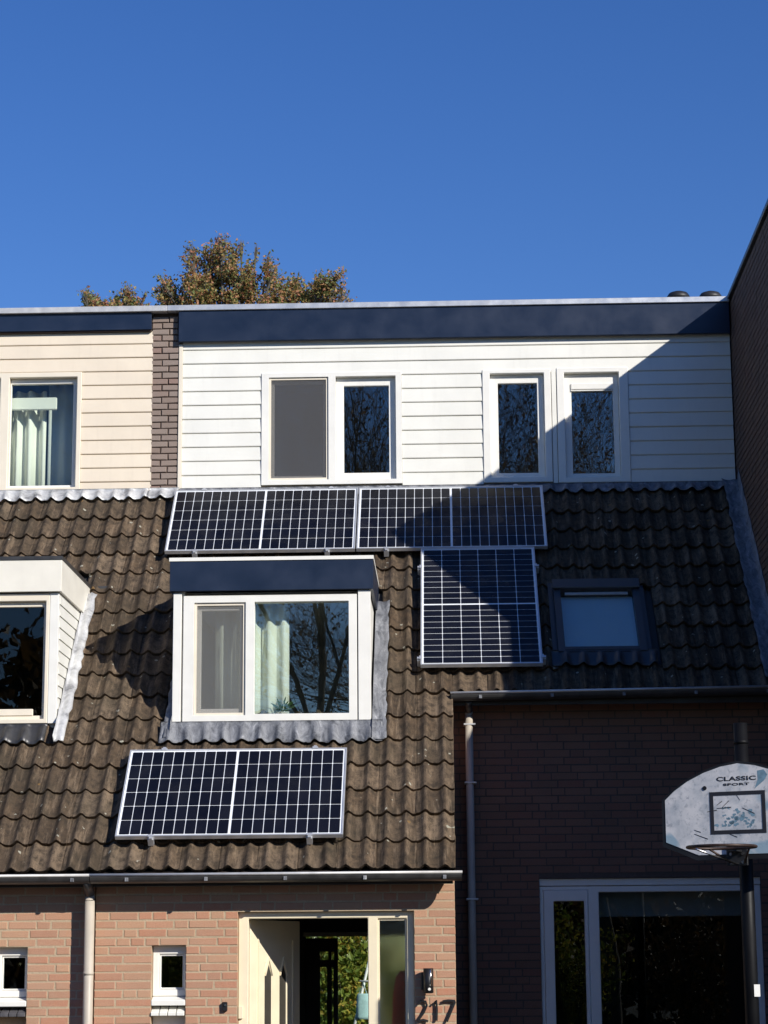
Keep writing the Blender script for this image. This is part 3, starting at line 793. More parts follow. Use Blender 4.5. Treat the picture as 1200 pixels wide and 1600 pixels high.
KX0, KX1 = 0.962, 1.722; KS0, KS1 = s_of_y(1.66), s_of_y(2.38)
PAN = {'p1': (-2.571, -0.826), 'p2': (-0.803, 0.931)}
def skip_w(x, s):
    if x < XPM: return True
    if s < SG - 0.12 and x > XE - 0.1: return True
    if x > XW - 0.09: return True
    if DX0 + 0.02 < x < DX1 - 0.0 and SD0 - 0.12 < s < SD1 - 0.1: return True
    if KX0 < x < KX1 and KS0 - 0.2 < s < KS1 - 0.05: return True
    # out of sight beneath the solar panels
    if -2.35 < x < 0.7 and s_of_y(2.85) < s < s_of_y(3.25): return True
    if 0.0 < x < 0.6 and s_of_y(1.7) < s < s_of_y(2.6): return True
    if -2.3 < x < -1.1 and s_of_y(0.15) < s < s_of_y(0.5): return True
    return False
deck_w = [(XPM, DX0+0.05, 0.02, SA+0.1), (DX0+0.05, DX1-0.05, 0.02, SD0), (DX0+0.05, DX1-0.05, SD1, SA+0.1), (DX1-0.05, XE-0.01, 0.02, SA+0.1),
          (XE-0.01, XW-0.013, SG+0.04, SA+0.1)]
rd = roof(white, XPM, XW, deck_w, SA - 0.25, skip_w)
SC1 = s_of_y(zt1 - Z0)
def skip_c(x, s):
    if x > XPM: return True
    if CX0 - 0.02 < x < CX1 - 0.0 and SD0 - 0.12 < s < SC1 - 0.1: return True
    return False
rc = roof(cream, XL, XPM, [(XL, CX0+.05, 0.02, SA+.1), (CX0+.05, CX1-.05, 0.02, SD0), (CX0+.05, CX1-.05, SC1, SA+.1), (CX1-.05, XPM, 0.02, SA+.1)], SA - 0.25, skip_c)
# verge board at the step in the roof
obj('verge_board', slab(BM(), XE - 0.035, XE - 0.012, 0.0, SG + 0.02, -0.13, -0.028), 'dark_wood', white)
# ---- lead aprons and soakers
def apron(name, par, x0, x1, s_top, s_bot, mat='lead', amp=1.0, lift=0.055, up=0.03, seed=1, wob=0.012, low=0.0):
    rng = random.Random(seed); bm = BM(); n = max(4, int((x1-x0)/0.0188)); m_ = 5; g_ = []
    wv = 0
    for i in range(n+1):
        x = x0 + (x1-x0)*i/n; wv = 0.85*wv + rng.uniform(-0.5, 0.5)*wob
        col = [roofpt(x, s_top, lift + 0.02 - low) + Vector((0, 0, up))]
        for j in range(m_+1):
            t = j/m_; s = s_top + (s_bot + wv - s_top)*t - 0.016*t*math.cos(2*math.pi*(x-XCR)/0.15)*amp*0
            col.append(roofpt(x, s, lift + prof(x)*amp*min(1, t*1.6 + 0.1) + rng.uniform(-0.003, 0.003) + 0.012*(1-t) - low*(1-t)))
        g_.append(col)
    tv = [[bm.verts.new(p) for p in c_] for c_ in g_]
    bv = [[bm.verts.new(p + Vector((0, 0.003, -0.004))) for p in c_] for c_ in g_]
    for V_ in (tv, bv):
        for a, b in zip(V_, V_[1:]):
            for j in range(m_+1): bm.faces.new((a[j], b[j], b[j+1], a[j+1]))
    for i in range(n): bm.faces.new((tv[i][-1], tv[i+1][-1], bv[i+1][-1], bv[i][-1]))
    for e in (0, n):
        for j in range(m_+1): bm.faces.new((tv[e][j], tv[e][j+1], bv[e][j+1], bv[e][j]))
    return obj(name, bm, mat, par, smooth=True)
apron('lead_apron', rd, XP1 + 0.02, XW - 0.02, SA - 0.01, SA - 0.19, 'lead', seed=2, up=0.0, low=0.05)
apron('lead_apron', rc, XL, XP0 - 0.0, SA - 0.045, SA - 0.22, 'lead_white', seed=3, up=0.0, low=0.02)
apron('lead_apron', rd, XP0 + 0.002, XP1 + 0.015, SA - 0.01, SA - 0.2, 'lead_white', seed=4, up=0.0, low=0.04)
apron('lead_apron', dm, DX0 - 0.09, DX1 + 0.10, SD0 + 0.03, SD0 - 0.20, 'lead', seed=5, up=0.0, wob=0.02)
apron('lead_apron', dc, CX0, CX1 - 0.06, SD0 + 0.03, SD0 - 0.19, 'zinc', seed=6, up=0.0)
def soaker(name, par, xa, xb, s0, s1, wallx, mat, seed=1, upst=0.06, lift=0.06):
    """lead strip lying on the slope beside a wall, with an upstand against it"""
    rng = random.Random(seed); bm = BM(); n = int((s1-s0)/0.07); g_ = []
    for i in range(n+1):
        s = s0 + (s1-s0)*i/n; e = rng.uniform(-0.010, 0.010)
        step = 0.006*((i*0.07/0.6) % 1.0)
        far = xa if abs(xa-wallx) > abs(xb-wallx) else xb
        pts = []
        for j in range(5):
            t = j/4; x = far + e + (wallx - far - e)*t
            pts.append(roofpt(x, s, lift + step + (prof(x)*0.5 if j < 3 else 0) + rng.uniform(-0.004, 0.004)))
        pts.append(roofpt(wallx, s, lift + upst + rng.uniform(-0.012, 0.012)))
        g_.append(pts)
    tv = [[bm.verts.new(p) for p in c_] for c_ in g_]
    for a, b in zip(tv, tv[1:]):
        for j in range(5): bm.faces.new((a[j], b[j], b[j+1], a[j+1]))
    o = obj(name, bm, mat, par, smooth=True)
    md = o.modifiers.new('thick', 'SOLIDIFY'); md.thickness = 0.004; md.offset = 0
    return o
soaker('lead_flashing', rd, XW - 0.15, XW, SG + 0.05, SA - 0.05, XW - 0.006, 'lead', 5, 0.12)
soaker('lead_flashing', dm, DX1 + 0.13, DX1, SD0 - 0.2, SD1 - 0.32, DX1 + 0.017, 'lead', 6, 0.03)
soaker('lead_flashing', dm, DX0 - 0.06, DX0, SD0 - 0.15, SD1 - 0.32, DX0 - 0.004, 'lead', 7, 0.03)
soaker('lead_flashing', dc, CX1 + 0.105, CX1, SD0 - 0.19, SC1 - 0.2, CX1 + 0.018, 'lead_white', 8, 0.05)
boxo('drip_edge', CX1 + 0.02, CX1 + 0.19, zt1 - Z0 - 0.06, zt1 - Z0 + 0.0, zt1 - 0.035, zt1 - 0.004, 'zinc', dc, 0.003)

# ---- gutters and downpipes
def gutter(par, x0, x1, Y, z0, z1, r=0.062, brk=0.6):
    bm = BM(); pts = []
    for k in range(11): a = math.pi + math.pi*k/10; pts.append((Y + r*math.cos(a), r*math.sin(a)))
    inn = [(Y + (r-0.004)*math.cos(math.pi + math.pi*k/10), (r-0.004)*math.sin(math.pi + math.pi*k/10)) for k in range(10, -1, -1)]
    poly = pts + inn
    va = [bm.verts.new((x0, y, z0+z)) for y, z in poly]; vb = [bm.verts.new((x1, y, z1+z)) for y, z in poly]
    n = len(poly)
    for i in range(n): bm.faces.new((va[i], va[(i+1) % n], vb[(i+1) % n], vb[i]))
    bm.faces.new([bm.verts.new((x0+.001, y, z0+z)) for y, z in pts]); bm.faces.new([bm.verts.new((x1-.001, y, z1+z)) for y, z in pts])
    g_ = obj('gutter', bm, 'zinc', par)
    tubeo('bead', [(x0 - 0.004, Y - r, z0 + 0.002), (x1 + 0.004, Y - r, z1 + 0.002)], 0.011, 'zinc_bright', g_, 10)
    k = 0; x = x1 - 0.13
    while x > max(x0 + 0.02, -5.5):
        t = (x-x0)/(x1-x0); zz = z0 + (z1-z0)*t
        boxo('bracket', x-0.013, x+0.013, Y - r*0.86 - 0.012, Y - r*0.86 + 0.008, zz - r*0.78, zz - r*0.30, 'lead', g_, 0.002)
        x -= brk
    return g_
ge_ = onY(350, 1366, -0.315).z
XG = 0.094
g2 = gutter(white, XPM + 0.005, XG, -0.253, ge_, ge_)
g1 = gutter(cream, XL, XPM, -0.253, ge_, ge_)
zl_, zr_ = onY(705, 1083, 1.24).z, onY(1200, 1073, 1.24).z
g3 = gutter(white, XE - 0.005, XW - 0.015, 1.302, zl_, zl_ + (zr_-zl_)*(XW-XE)/2.65)
for hs_, xa, xb in ((white, XPM + 0.005, XE - 0.012), (cream, XL, XPM)):
    boxo('eave_board', xa, xb, -0.188, -0.165, ge_ - 0.08, 2.372, 'dark_wood', hs_, 0)
    boxo('eave_soffit', xa, xb, -0.164, -0.001, ge_ - 0.02, ge_ - 0.005, 'dark_wood', hs_, 0)
boxo('eave_board', XE + 0.001, XW - 0.015, 1.368, 1.39, zl_ - 0.09, zl_ + 0.06, 'dark_wood', white, 0)
boxo('eave_soffit', XE + 0.001, XW - 0.015, 1.391, YR - 0.001, zl_ - 0.04, zl_ - 0.025, 'dark_wood', white, 0)
pc = onY(138.5, 1500, -0.1)
dp = tubeo('downpipe', [(pc.x, -0.1, 0.0), (pc.x, -0.1, 2.20)], 0.038, 'pipe_grey', white, 16)
tubeo('collar', [(pc.x, -0.1, onY(138, 1521, -0.1).z - 0.012), (pc.x, -0.1, onY(138, 1521, -0.1).z + 0.012)], 0.041, 'pipe_grey', dp, 16)
tubeo('elbow', [(pc.x, -0.1, 2.17), (pc.x, -0.11, 2.22), (pc.x, -0.2, 2.27), (pc.x, -0.25, 2.31)], [0.04, 0.04, 0.036, 0.036], 'zinc', dp, 16)
boxo('wall_clip', pc.x - 0.02, pc.x + 0.02, -0.07, 0.01, 1.62, 1.64, 'zinc', dp)
p2 = onY(733, 1150, YR - 0.12)
dp = tubeo('downpipe', [(p2.x, YR-0.12, 0.0), (p2.x, YR-0.12, zl_ - 0.12)], 0.033, 'pipe_grey', white, 16)
tubeo('elbow', [(p2.x, YR-0.12, zl_-0.16), (p2.x, YR-0.13, zl_-0.12), (p2.x, YR-0.22, zl_-0.09), (p2.x, YR-0.27, zl_-0.05)], [0.035, 0.035, 0.032, 0.032], 'zinc', dp, 16)
for y_ in (1132, 1223, 1405):
    z_ = onY(733, y_, YR-0.12).z
    boxo('wall_clip', p2.x - 0.045, p2.x + 0.055, YR-0.155, YR+0.01, z_-0.008, z_+0.008, 'zinc_bright', dp)

# ---- roof window
ks = [(KX0, KX1, KS0, KS1)]
fr = obj('roof_window', slab(slab(slab(slab(BM(), KX0, KX0+0.06, KS0, KS1, -0.08, 0.075), KX1-0.06, KX1, KS0, KS1, -0.08, 0.075), KX0+0.06, KX1-0.06, KS1-0.1, KS1, -0.08, 0.085), KX0+0.06, KX1-0.06, KS0, KS0+0.07, -0.08, 0.07), 'skylight_frame', rd)
obj('top_cover', slab(BM(), KX0-0.01, KX1+0.01, KS1-0.115, KS1+0.02, 0.0855, 0.105), 'skylight_frame', fr, bevel=0.006)
obj('pane', slab(BM(), KX0+0.055, KX1-0.055, KS0+0.065, KS1-0.095, 0.035, 0.043), 'glass', fr)
obj('roller_blind', slab(BM(), KX0+0.055, KX1-0.055, KS0+0.065, KS1-0.095, -0.02, -0.016), 'blind_cloth', fr)
obj('blind_rail', slab(BM(), KX0+0.1, KX1-0.1, KS1-0.15, KS1-0.12, 0.0435, 0.052), 'zinc_bright', fr)
apron('apron', fr, KX0 - 0.06, KX1 + 0.08, KS0 + 0.02, KS0 - 0.16, 'skylight_frame', seed=9, up=0.0)
for xa, xb in ((KX0-0.045, KX0), (KX1, KX1+0.045)):
    obj('side_gutter', slab(BM(), xa, xb-0.001 if xa < KX0 else xb, KS0-0.02, KS1+0.05, -0.03, 0.035), 'skylight_frame', fr)
obj('back_gutter', slab(BM(), KX0, KX1, KS1+0.021, KS1+0.1, -0.03, 0.036), 'skylight_frame', fr)

# ---- small ground floor windows
def small_window(par, r, right=True):
    x0, x1, z0, z1 = r; y = 0.075
    zs = onY(260, 1547, 0.07).z
    ops = [(x0+0.052, x1-0.02, zs + 0.004, z1-0.066)]
    wn = obj('window', holed(BM(), x0+.001, x1-.001, zs-0.045, z1-.001, ops, y, y+0.09), 'white_paint', par, bevel=0.005)
    gl = (ops[0][0]+.012, ops[0][1]-.014, ops[0][2]+.014, ops[0][3]-.014)
    light(wn, y, ops[0], gl, rec=0.012, depth=0.04, gm='glass_dark')
    obj('sill', prism_x(BM(), [(0.09, zs-0.046), (0.0, zs-0.075), (0.0, zs-0.115), (0.09, zs-0.115)], x0+.002, x1-.002), 'white_paint', wn, bevel=0.004)
    n = 4; wd = (x1-x0-0.004)/n
    for k in range(n):
        obj('sill_tile', prism_x(BM(), [(0.10, zs-0.117), (-0.012, zs-0.165), (-0.012, zs-0.19), (0.10, zs-0.19)], x0+.002+k*wd, x0+.002+(k+1)*wd-0.006), 'white_siding' if right else 'sill_tile', wn, bevel=0.003)
    boxo('lower_panel', x0+.002, x1-.002, 0.1, 0.19, 1.19, zs-0.19, 'white_paint' if right else 'mortar_light', wn)
    room(par, x0-0.02, x1+0.02, 0.22, 1.2, 1.0, 2.2, 'hall_wall')
small_window(white, R_SM2); small_window(cream, R_SM1, False)

# ---- front door
YDo = 0.055
x0, x1, z0, z1 = R_DOOR
ip = rect(388, 1435, 575, 1600, YDo); si = rect(590.5, 1435, 636, 1600, YDo)
ops = [(ip[0], ip[1], 0.02, ip[3]), (si[0], si[1], 0.4, si[3])]
df = obj('door_frame', holed(BM(), x0+.001, x1-.001, 0.0, z1-.001, [(ops[0][0], ops[0][1], -0.1, ops[0][3]), ops[1]], YDo, YDo+0.1), 'door_cream', white, bevel=0.006)
pane(df, ops[1], YDo+0.05, 'frosted_glass')
obj('bead', holed(BM(), ops[1][0]+.001, ops[1][1]-.001, ops[1][2]+.001, ops[1][3]-.001, [(ops[1][0]+.014, ops[1][1]-.014, ops[1][2]+.014, ops[1][3]-.014)], YDo+.02, YDo+.048), 'door_cream', df)
boxo('latch_plate', x0+0.004, x0+0.04, YDo-0.022, YDo+0.0, onY(374, 1592, YDo).z, onY(374, 1572, YDo).z, 'door_cream', df, 0.004)
# door leaf, standing open into the hall
hx, wd_, ang = ops[0][0] + 0.005, 0.84, math.radians(67)
Md = Matrix.Translation((hx, YDo+0.1, 0.03)) @ Matrix.Rotation(ang, 4, 'Z')
zt_ = ops[0][3] - 0.035
def slot(xa, xb, za, zb, zp): return (xa, xb, za, zb, zp)
holes = [(0.24, 0.355, 0.75, 1.66), (0.49, 0.605, 0.75, 1.66)]
bm = holed(BM(), 0, wd_, 0, zt_, holes, 0, 0.045); bm.transform(Md)
dl = obj('door', bm, 'door_cream', df, bevel=0.003)
for h in holes:
    bm = box(BM(), h[0]-.003, h[1]+.003, 0.005, 0.012, h[2]-.003, h[3]+.003); bm.transform(Md); obj('pane', bm, 'door_glass', dl)
    cx = (h[0]+h[1])/2                       # pointed top of the slot: two fillets plus a moulding
    for sgn in (-1, 1):
        xs = cx + sgn*0.058
        bm = prism_y(BM(), [(xs, h[3]+0.001), (xs, h[3]-0.10), (cx, h[3]+0.001)], 0.0, 0.0045); bm.transform(Md); obj('slot_corner', bm, 'door_cream', dl)
        bm = hull8(BM(), [(xs, -0.012, h[3]-0.10), (xs, -0.012, h[3]-0.075), (xs, 0.0, h[3]-0.075), (xs, 0.0, h[3]-0.10)], [(cx, -0.012, h[3]+0.02), (cx, -0.012, h[3]+0.045), (cx, 0, h[3]+0.045), (cx, 0, h[3]+0.02)]); bm.transform(Md); obj('moulding', bm, 'door_cream', dl)
bm = holed(BM(), 0.12, wd_-0.12, 0.2, zt_-0.14, [(0.135, wd_-0.135, 0.215, zt_-0.155)], -0.008, 0.0); bm.transform(Md); obj('moulding', bm, 'door_cream', dl)
# hall: walls, ceiling, inner door with panes
hxl, hxr = ops[0][0] - 0.02, ops[1][1] + 0.04
YI = 4.0
hall = BM()
box(hall, hxl-0.05, hxl, 0.22, YI, 0, 2.2); box(hall, hxr, hxr+0.05, 0.22, YI, 0, 2.2); box(hall, hxl-0.05, hxr+0.05, 0.22, YI+5, 2.2, 2.25); box(hall, hxl-1.0, hxl-0.9, YI, YB, 0, 2.2); box(hall, hxr+1.2, hxr+1.3, YI, YB, 0, 2.2)
obj('hall_wall', hall, 'hall_wall', white)
obj('hall_floor', box(BM(), -2.55, 1.3, 0.22, YB, 0.005, 0.02), 'dark_wood', white)
a = rect(474, 1463, 577, 1600, YI)
inw = obj('inner_wall', holed(BM(), hxl-1.0, hxr+1.3, 0.02, 2.2, [(a[0]+.02, a[1]+0.5, 0.0, a[3])], YI, YI+0.08), 'hall_wall', white)
boxo('transom_bar', a[0], a[1]+0.5, YI-0.02, YI+0.1, a[3]+0.0, a[3]+0.04, 'cream_paint', inw)
b = rect(476, 1466, 528, 1600, YI+0.1)
h1 = rect(500, 1487, 513, 1500, YI+0.1); h2 = rect(500, 1511, 511, 1600, YI+0.1); h3 = rect(518, 1487, 522, 1500, YI+0.1); h4 = rect(518.5, 1511, 521, 1600, YI+0.1)
hh = [h1, (h2[0], h2[1], 0.3, h2[3]), h3, (h4[0], h4[1], 0.3, h4[3])]
idr = obj('inner_door', holed(BM(), b[0], b[1], 0.02, b[3], hh, YI+0.1, YI+0.14), 'dark_wood', white, bevel=0.002)
for h in hh: pane(idr, h, YI+0.118, 'glass')
pane(white, R_REAR, YB+0.1, 'glass').name = 'garden_door_glass'
# red coat behind the sidelight
c0, c1 = onY(606, 1540, 0.24), onY(640, 1540, 0.24)
bm = BM(); rings = []
for z_, wx, wy in ((1.62, 0.02, 0.02), (1.58, 0.05, 0.03), (1.45, 0.075, 0.04), (1.2, 0.085, 0.045), (0.7, 0.1, 0.05)):
    rings.append([bm.verts.new(((c0.x+c1.x)/2 + 0.03 + wx*(1+0.12*math.sin(5*k))*math.cos(k*math.pi/7), 0.24 + wy*math.sin(k*math.pi/7), z_)) for k in range(14)])
for p, q_ in zip(rings, rings[1:]):
    for k in range(14): bm.faces.new((p[k], p[(k+1) % 14], q_[(k+1) % 14], q_[k]))
bm.faces.new(rings[0]); bm.faces.new(rings[-1])
tag(obj('hanging_coat', bm, 'red_cloth', None, smooth=True), 'red coat hanging in the hall behind the frosted sidelight', 'coat')

# ---- big ground floor window on the set back wall
YW = YR + 0.04
x0, x1, z0, z1 = R_BIG
Rb = lambda *a: rect(*a, YW)
zh = Rb(850, 1384, 1100, 1384)[2]
oc = Rb(851, 1391, 921, 1600); of = Rb(938, 1393, 1163, 1600)
ops = [(oc[0], oc[1], z0+0.06, oc[3]), (of[0], x1-0.09, z0+0.06, of[3])]
wn = obj('window', holed(BM(), x0+.001, x1-.001, z0, zh, ops, YW, YW+0.1), 'white_paint', white, bevel=0.005)
gl = Rb(867, 1408, 915, 1600); gl = (gl[0], gl[1], z0+0.13, gl[3])
light(wn, YW, ops[0], gl, rec=-0.012, depth=0.06, gm='glass_dark')
pane(wn, ops[1], YW+0.05, 'glass_dark')
boxo('head_board', x0+.001, x1-.001, YW-0.01, YW+0.06, zh+0.004, z1-.002, 'white_paint', wn)
q = rect(938, 1402, 1180, 1432, YR+0.3)
tag(boxo('window_blind', of[0]-0.05, XW-0.1, YR+0.25, YR+0.29, q[2], q[3]+0.1, 'blind_cloth', None, 0.008), 'pale roller blind pulled partly down behind the ground floor window', 'blind')

# ------------------------------------------------------------------ house standing forward (right)
YS = -4.07                      # its section is that of the white house, moved forward
YFA = -0.45
prof3 = [(YB, 0.0), (YB, 8.0), (YFA, 8.0), (YFA, 6.27), (-2.70, 4.02), (-2.5, 3.95), (-2.5, 0.0)]
sw = obj('side_wall', prism_x(BM(), prof3, XW + 0.008, XW + 0.25), 'mortar_brown', fore)
rng = random.Random(21); b = BM(); prev = []
k = 0
while True:
    z = 0.04 + k*0.0633; k += 1
    if z > 7.97: break
    yf = -2.49 if z < 3.98 else (YFA + 0.005 if z > 6.25 else YFA - (6.25 - z) + 0.03)
    lens, prev = course_lengths(yf, YB - 0.05, prev, rng)
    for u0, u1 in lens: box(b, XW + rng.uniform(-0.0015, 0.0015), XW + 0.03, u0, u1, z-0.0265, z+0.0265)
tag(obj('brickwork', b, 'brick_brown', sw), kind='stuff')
obj('roof_cap', box(BM(), XW - 0.03, XW + 0.22, YFA - 0.03, YB, 8.003, 8.045), 'zinc', fore, bevel=0.004)
obj('flat_roof', box(BM(), XW + 0.221, 8.5, YFA, YB, 7.9, 8.03), 'roofing_felt', fore)
obj('attic_wall', box(BM(), XW + 0.251, 8.5, YFA + 0.02, YFA + 0.2, 6.2, 7.9), 'cream_siding', fore)
obj('fascia', box(BM(), XW + 0.001, 8.5, YFA - 0.05, YFA - 0.001, 7.7, 8.0), 'navy_board', fore)
bm = BM()
hull8(bm, [(XW + 0.251, YFA + 0.02, 6.27), (8.5, YFA + 0.02, 6.27), (8.5, -2.7, 4.0), (XW + 0.251, -2.7, 4.0)], [(XW + 0.251, YFA + 0.02, 6.17), (8.5, YFA + 0.02, 6.17), (8.5, -2.6, 3.9), (XW + 0.251, -2.6, 3.9)])
obj('roof', bm, 'roof_tile', fore)
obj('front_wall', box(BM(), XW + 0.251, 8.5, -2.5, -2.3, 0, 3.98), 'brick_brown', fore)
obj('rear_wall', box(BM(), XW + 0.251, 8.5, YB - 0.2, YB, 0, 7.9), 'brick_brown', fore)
obj('side_wall', prism_x(BM(), prof3, 8.501, 8.7), 'mortar_brown', fore)

# ------------------------------------------------------------------ solar panels
PL_, PWD = 1.752, 1.036
def cell_mesh(w_, h_):
    bm = BM(); c = 0.005; pts = [(-w_/2+c, -h_/2), (w_/2-c, -h_/2), (w_/2, -h_/2+c), (w_/2, h_/2-c), (w_/2-c, h_/2), (-w_/2+c, h_/2), (-w_/2, h_/2-c), (-w_/2, -h_/2+c)]
    hull8(bm, [(x, y, 0.0) for x, y in pts], [(x, y, 0.0025) for x, y in pts])
    me = mesh(bm, 'cell'); me.materials.append(MATS['solar_cell']); return me
NU, NV = 20, 6
BR = 0.024; MIDG = 0.015
PU = (PL_ - 2*BR - MIDG)/NU; PV = (PWD - 2*BR)/NV
CELL = cell_mesh(PU - 0.0056, PV - 0.0056)
def framebox(bm, u0, u1, v0, v1, n0, n1): return box(bm, u0, u1, v0, v1, n0, n1)
def solar(label, xc, sc, turned, lift, clamps, rails):
    """panel lying on the slope; local u along the long side, v across, n out of the roof"""
    root = tag(empty('solar_panel'), label, 'solar panel', 'solar panels on the tiled roof')
    B = Matrix.Translation(roofpt(xc, sc, lift)) @ RX
    if turned: B = B @ Matrix.Rotation(math.radians(90), 4, 'Z')
    root.matrix_basis = B
    a, c = PL_/2, PWD/2
    bm = BM(); f_ = 0.012
    framebox(bm, -a, a, -c, -c+f_, 0, 0.035); framebox(bm, -a, a, c-f_, c, 0, 0.035)
    framebox(bm, -a, -a+f_, -c+f_, c-f_, 0, 0.035); framebox(bm, a-f_, a, -c+f_, c-f_, 0, 0.035)
    def child(o): o.parent = root; o.matrix_parent_inverse = Matrix.Identity(4); return o
    child(_obj('frame', mesh(bm, 'frame'), 'aluminium'))
    child(_obj('backsheet', mesh(box(BM(), -a+f_, a-f_, -c+f_, c-f_, 0.018, 0.028), 'backsheet'), 'cell_white'))
    for i in range(NU):
        u = -a + BR + PU*(i+0.5) + (MIDG if i >= NU//2 else 0)
        for j in range(NV):
            o = child(_obj('cell', CELL, None)); o.location = (u, -c + BR + PV*(j+0.5), 0.0275)
    down = -lift - 0.03
    for u, v in clamps:
        bm = BM(); su = 1 if abs(v) > c - 0.01 else 0
        if su:
            sg = 1 if v > 0 else -1
            lo, hi = sorted((v, v + sg*0.03)); box(bm, u-0.022, u+0.022, lo, hi, -0.04, 0.02)
            lo, hi = sorted((v - sg*0.012, v + sg*0.012)); box(bm, u-0.022, u+0.022, lo, hi, 0.0365, 0.041)
            lo, hi = sorted((v + sg*0.004, v + sg*0.03)); box(bm, u-0.012, u+0.012, lo, hi, 0.0205, 0.036)
        else:
            sg = 1 if u > 0 else -1
            lo, hi = sorted((u, u + sg*0.028)); box(bm, lo, hi, v-0.022, v+0.022, -0.04, 0.02)
            lo, hi = sorted((u - sg*0.012, u + sg*0.012)); box(bm, lo, hi, v-0.022, v+0.022, 0.0365, 0.041)
        child(_obj('clamp', mesh(bm, 'clamp'), 'aluminium'))
    for (u0, u1, v0, v1) in rails:
        child(_obj('rail', mesh(box(BM(), u0, u1, v0, v1, -0.045, -0.002), 'rail'), 'aluminium'))
        for t in (0.2, 0.8):                    # roof hooks reach the tiles
            uu, vv = u0 + (u1-u0)*t, v0 + (v1-v0)*t
            child(_obj('roof_hook', mesh(box(BM(), uu-0.02, uu+0.02, vv-0.02, vv+0.02, down, -0.046), 'roof_hook'), 'steel'))
    return root
LIFT = 0.095
HN = LIFT + 0.035
def pc_(q, turned=False):
    P_ = [onroof(x, y, HN) for x, y in q]
    xc = sum(p.x for p in P_)/4
    # s of a raised point: project on the slope
    ss = [((p.y + 0.2) + (p.z - Z0 + 0.2))/R2 for p in P_]
    return xc, sum(ss)/4
q1 = pc_(((275, 767), (556, 761), (258, 861), (556, 857))); q2 = pc_(((561, 760), (846, 757), (560, 857), (854, 850)))
q3 = pc_(((657, 855), (833, 853), (657, 1036), (851, 1033))); q4 = pc_(((201, 1169), (543, 1166), (177, 1309), (540, 1306)))
hv = PWD/2
q2 = (q1[0] + PL_ + 0.012, q1[1])
rl = lambda u: (u-0.02, u+0.02, -hv-0.02, hv+0.02)
top_c = [(-0.6, -hv), (0.62, -hv), (-0.6, hv), (0.62, hv)]
solar('landscape solar panel above the navy topped dormer, under the screened attic window', q1[0], q1[1], False, LIFT, top_c, [rl(-0.6), rl(0.62)])
solar('landscape solar panel half in shadow, between the dormer panel row and the lead apron', q2[0], q2[1], False, LIFT, top_c, [rl(-0.6), rl(0.62)])
q3 = (q3[0], q1[1] - hv - PL_/2 - 0.012)
rl3 = lambda u: (u-0.02, u+0.02, -hv-0.02, hv+0.02)
solar('upright solar panel beside the roof window, below the shaded panel', q3[0], q3[1], True, LIFT, [(-0.78, -hv), (0.58, -hv), (-0.78, hv), (0.58, hv)], [rl3(-0.78), rl3(0.58)])
solar('lowest solar panel, under the lead apron of the navy topped dormer', q4[0], q4[1], False, LIFT, top_c, [rl(-0.6), rl(0.62)])

# ------------------------------------------------------------------ fittings by the front door
c = onY(667, 1534, -0.05)
lamp = tag(empty('wall_lamp', (c.x, 0, c.z)), 'black cylinder wall lamp with motion sensor above the house number', 'lamp')
boxo('back_plate', c.x-0.045, c.x+0.02, -0.03, 0.002, c.z-0.06, c.z+0.07, 'black_metal', lamp, 0.004)
o = tubeo('body', [(c.x+0.012, -0.075, c.z-0.085), (c.x+0.012, -0.075, c.z-0.08), (c.x+0.012, -0.075, c.z+0.1)], [0.03, 0.038, 0.038], 'black_metal', lamp, 20)
boxo('bracket', c.x-0.006, c.x+0.03, -0.045, -0.029, c.z-0.03, c.z+0.03, 'black_metal', lamp, 0.002)
tubeo('sensor', [(c.x+0.018, -0.105, c.z-0.055), (c.x+0.018, -0.122, c.z-0.055)], [0.014, 0.009], 'white_paint', lamp, 12)
tubeo('light_tube', [(c.x+0.026, -0.098, c.z-0.03), (c.x+0.026, -0.098, c.z+0.095)], 0.014, 'steel', lamp, 10)
# house number 217
na = onY(652, 1598, -0.02); nb = onY(712, 1562, -0.02)
num = tag(empty('house_number', (na.x, -0.02, na.z)), 'slanting metal house number 217 on the brick beside the door', 'house number')
sx, sz = (nb.x-na.x), (nb.z-na.z)
DIG = {'digit_two': [(0.02, .80), (.10, .97), (.22, .93), (.25, .75), (.17, .45), (.03, .12), (.04, .08), (.16, .12), (.28, .06)],
       'digit_one': [(.40, .80), (.50, .97), (.51, .6), (.50, .08)],
       'digit_seven': [(.66, .93), (.80, .97), (.97, .95), (.98, .90), (.88, .5), (.76, .03)]}
for nm, pts in DIG.items():
    bm = BM(); P_ = [Vector((na.x + u*sx, -0.026, na.z + v*sz)) for u, v in pts]
    hw = 0.0085
    L_, R_ = [], []
    for i, p in enumerate(P_):
        d = (P_[min(i+1, len(P_)-1)] - P_[max(i-1, 0)]).normalized(); nrm = Vector((-d.z, 0, d.x))*hw
        L_.append(p + nrm); R_.append(p - nrm)
    out = L_ + R_[::-1]
    fa = [[bm.verts.new(p + Vector((0, dy, 0))) for p in out] for dy in (0, 0.014)]
    n = len(out); m_ = len(P_)
    for F_ in fa:
        for i in range(m_-1): bm.faces.new((F_[i], F_[i+1], F_[n-2-i], F_[n-1-i]))
    for i in range(n): bm.faces.new((fa[0][i], fa[0][(i+1) % n], fa[1][(i+1) % n], fa[1][i]))
    dg = obj(nm, bm, 'black_metal', num, bevel=0.0015)
    for i in (1, m_-2):
        pp_ = P_[i]; tubeo('stud', [(pp_.x, -0.013, pp_.z), (pp_.x, 0.012, pp_.z)], 0.004, 'steel', dg, 8)
c = onY(351, 1573, -0.02)
db = tag(empty('doorbell', (c.x, 0, c.z)), 'small black doorbell button on the brick left of the door', 'doorbell')
boxo('body', c.x-0.02, c.x+0.02, -0.028, 0.004, c.z-0.035, c.z+0.035, 'black_metal', db, 0.006)
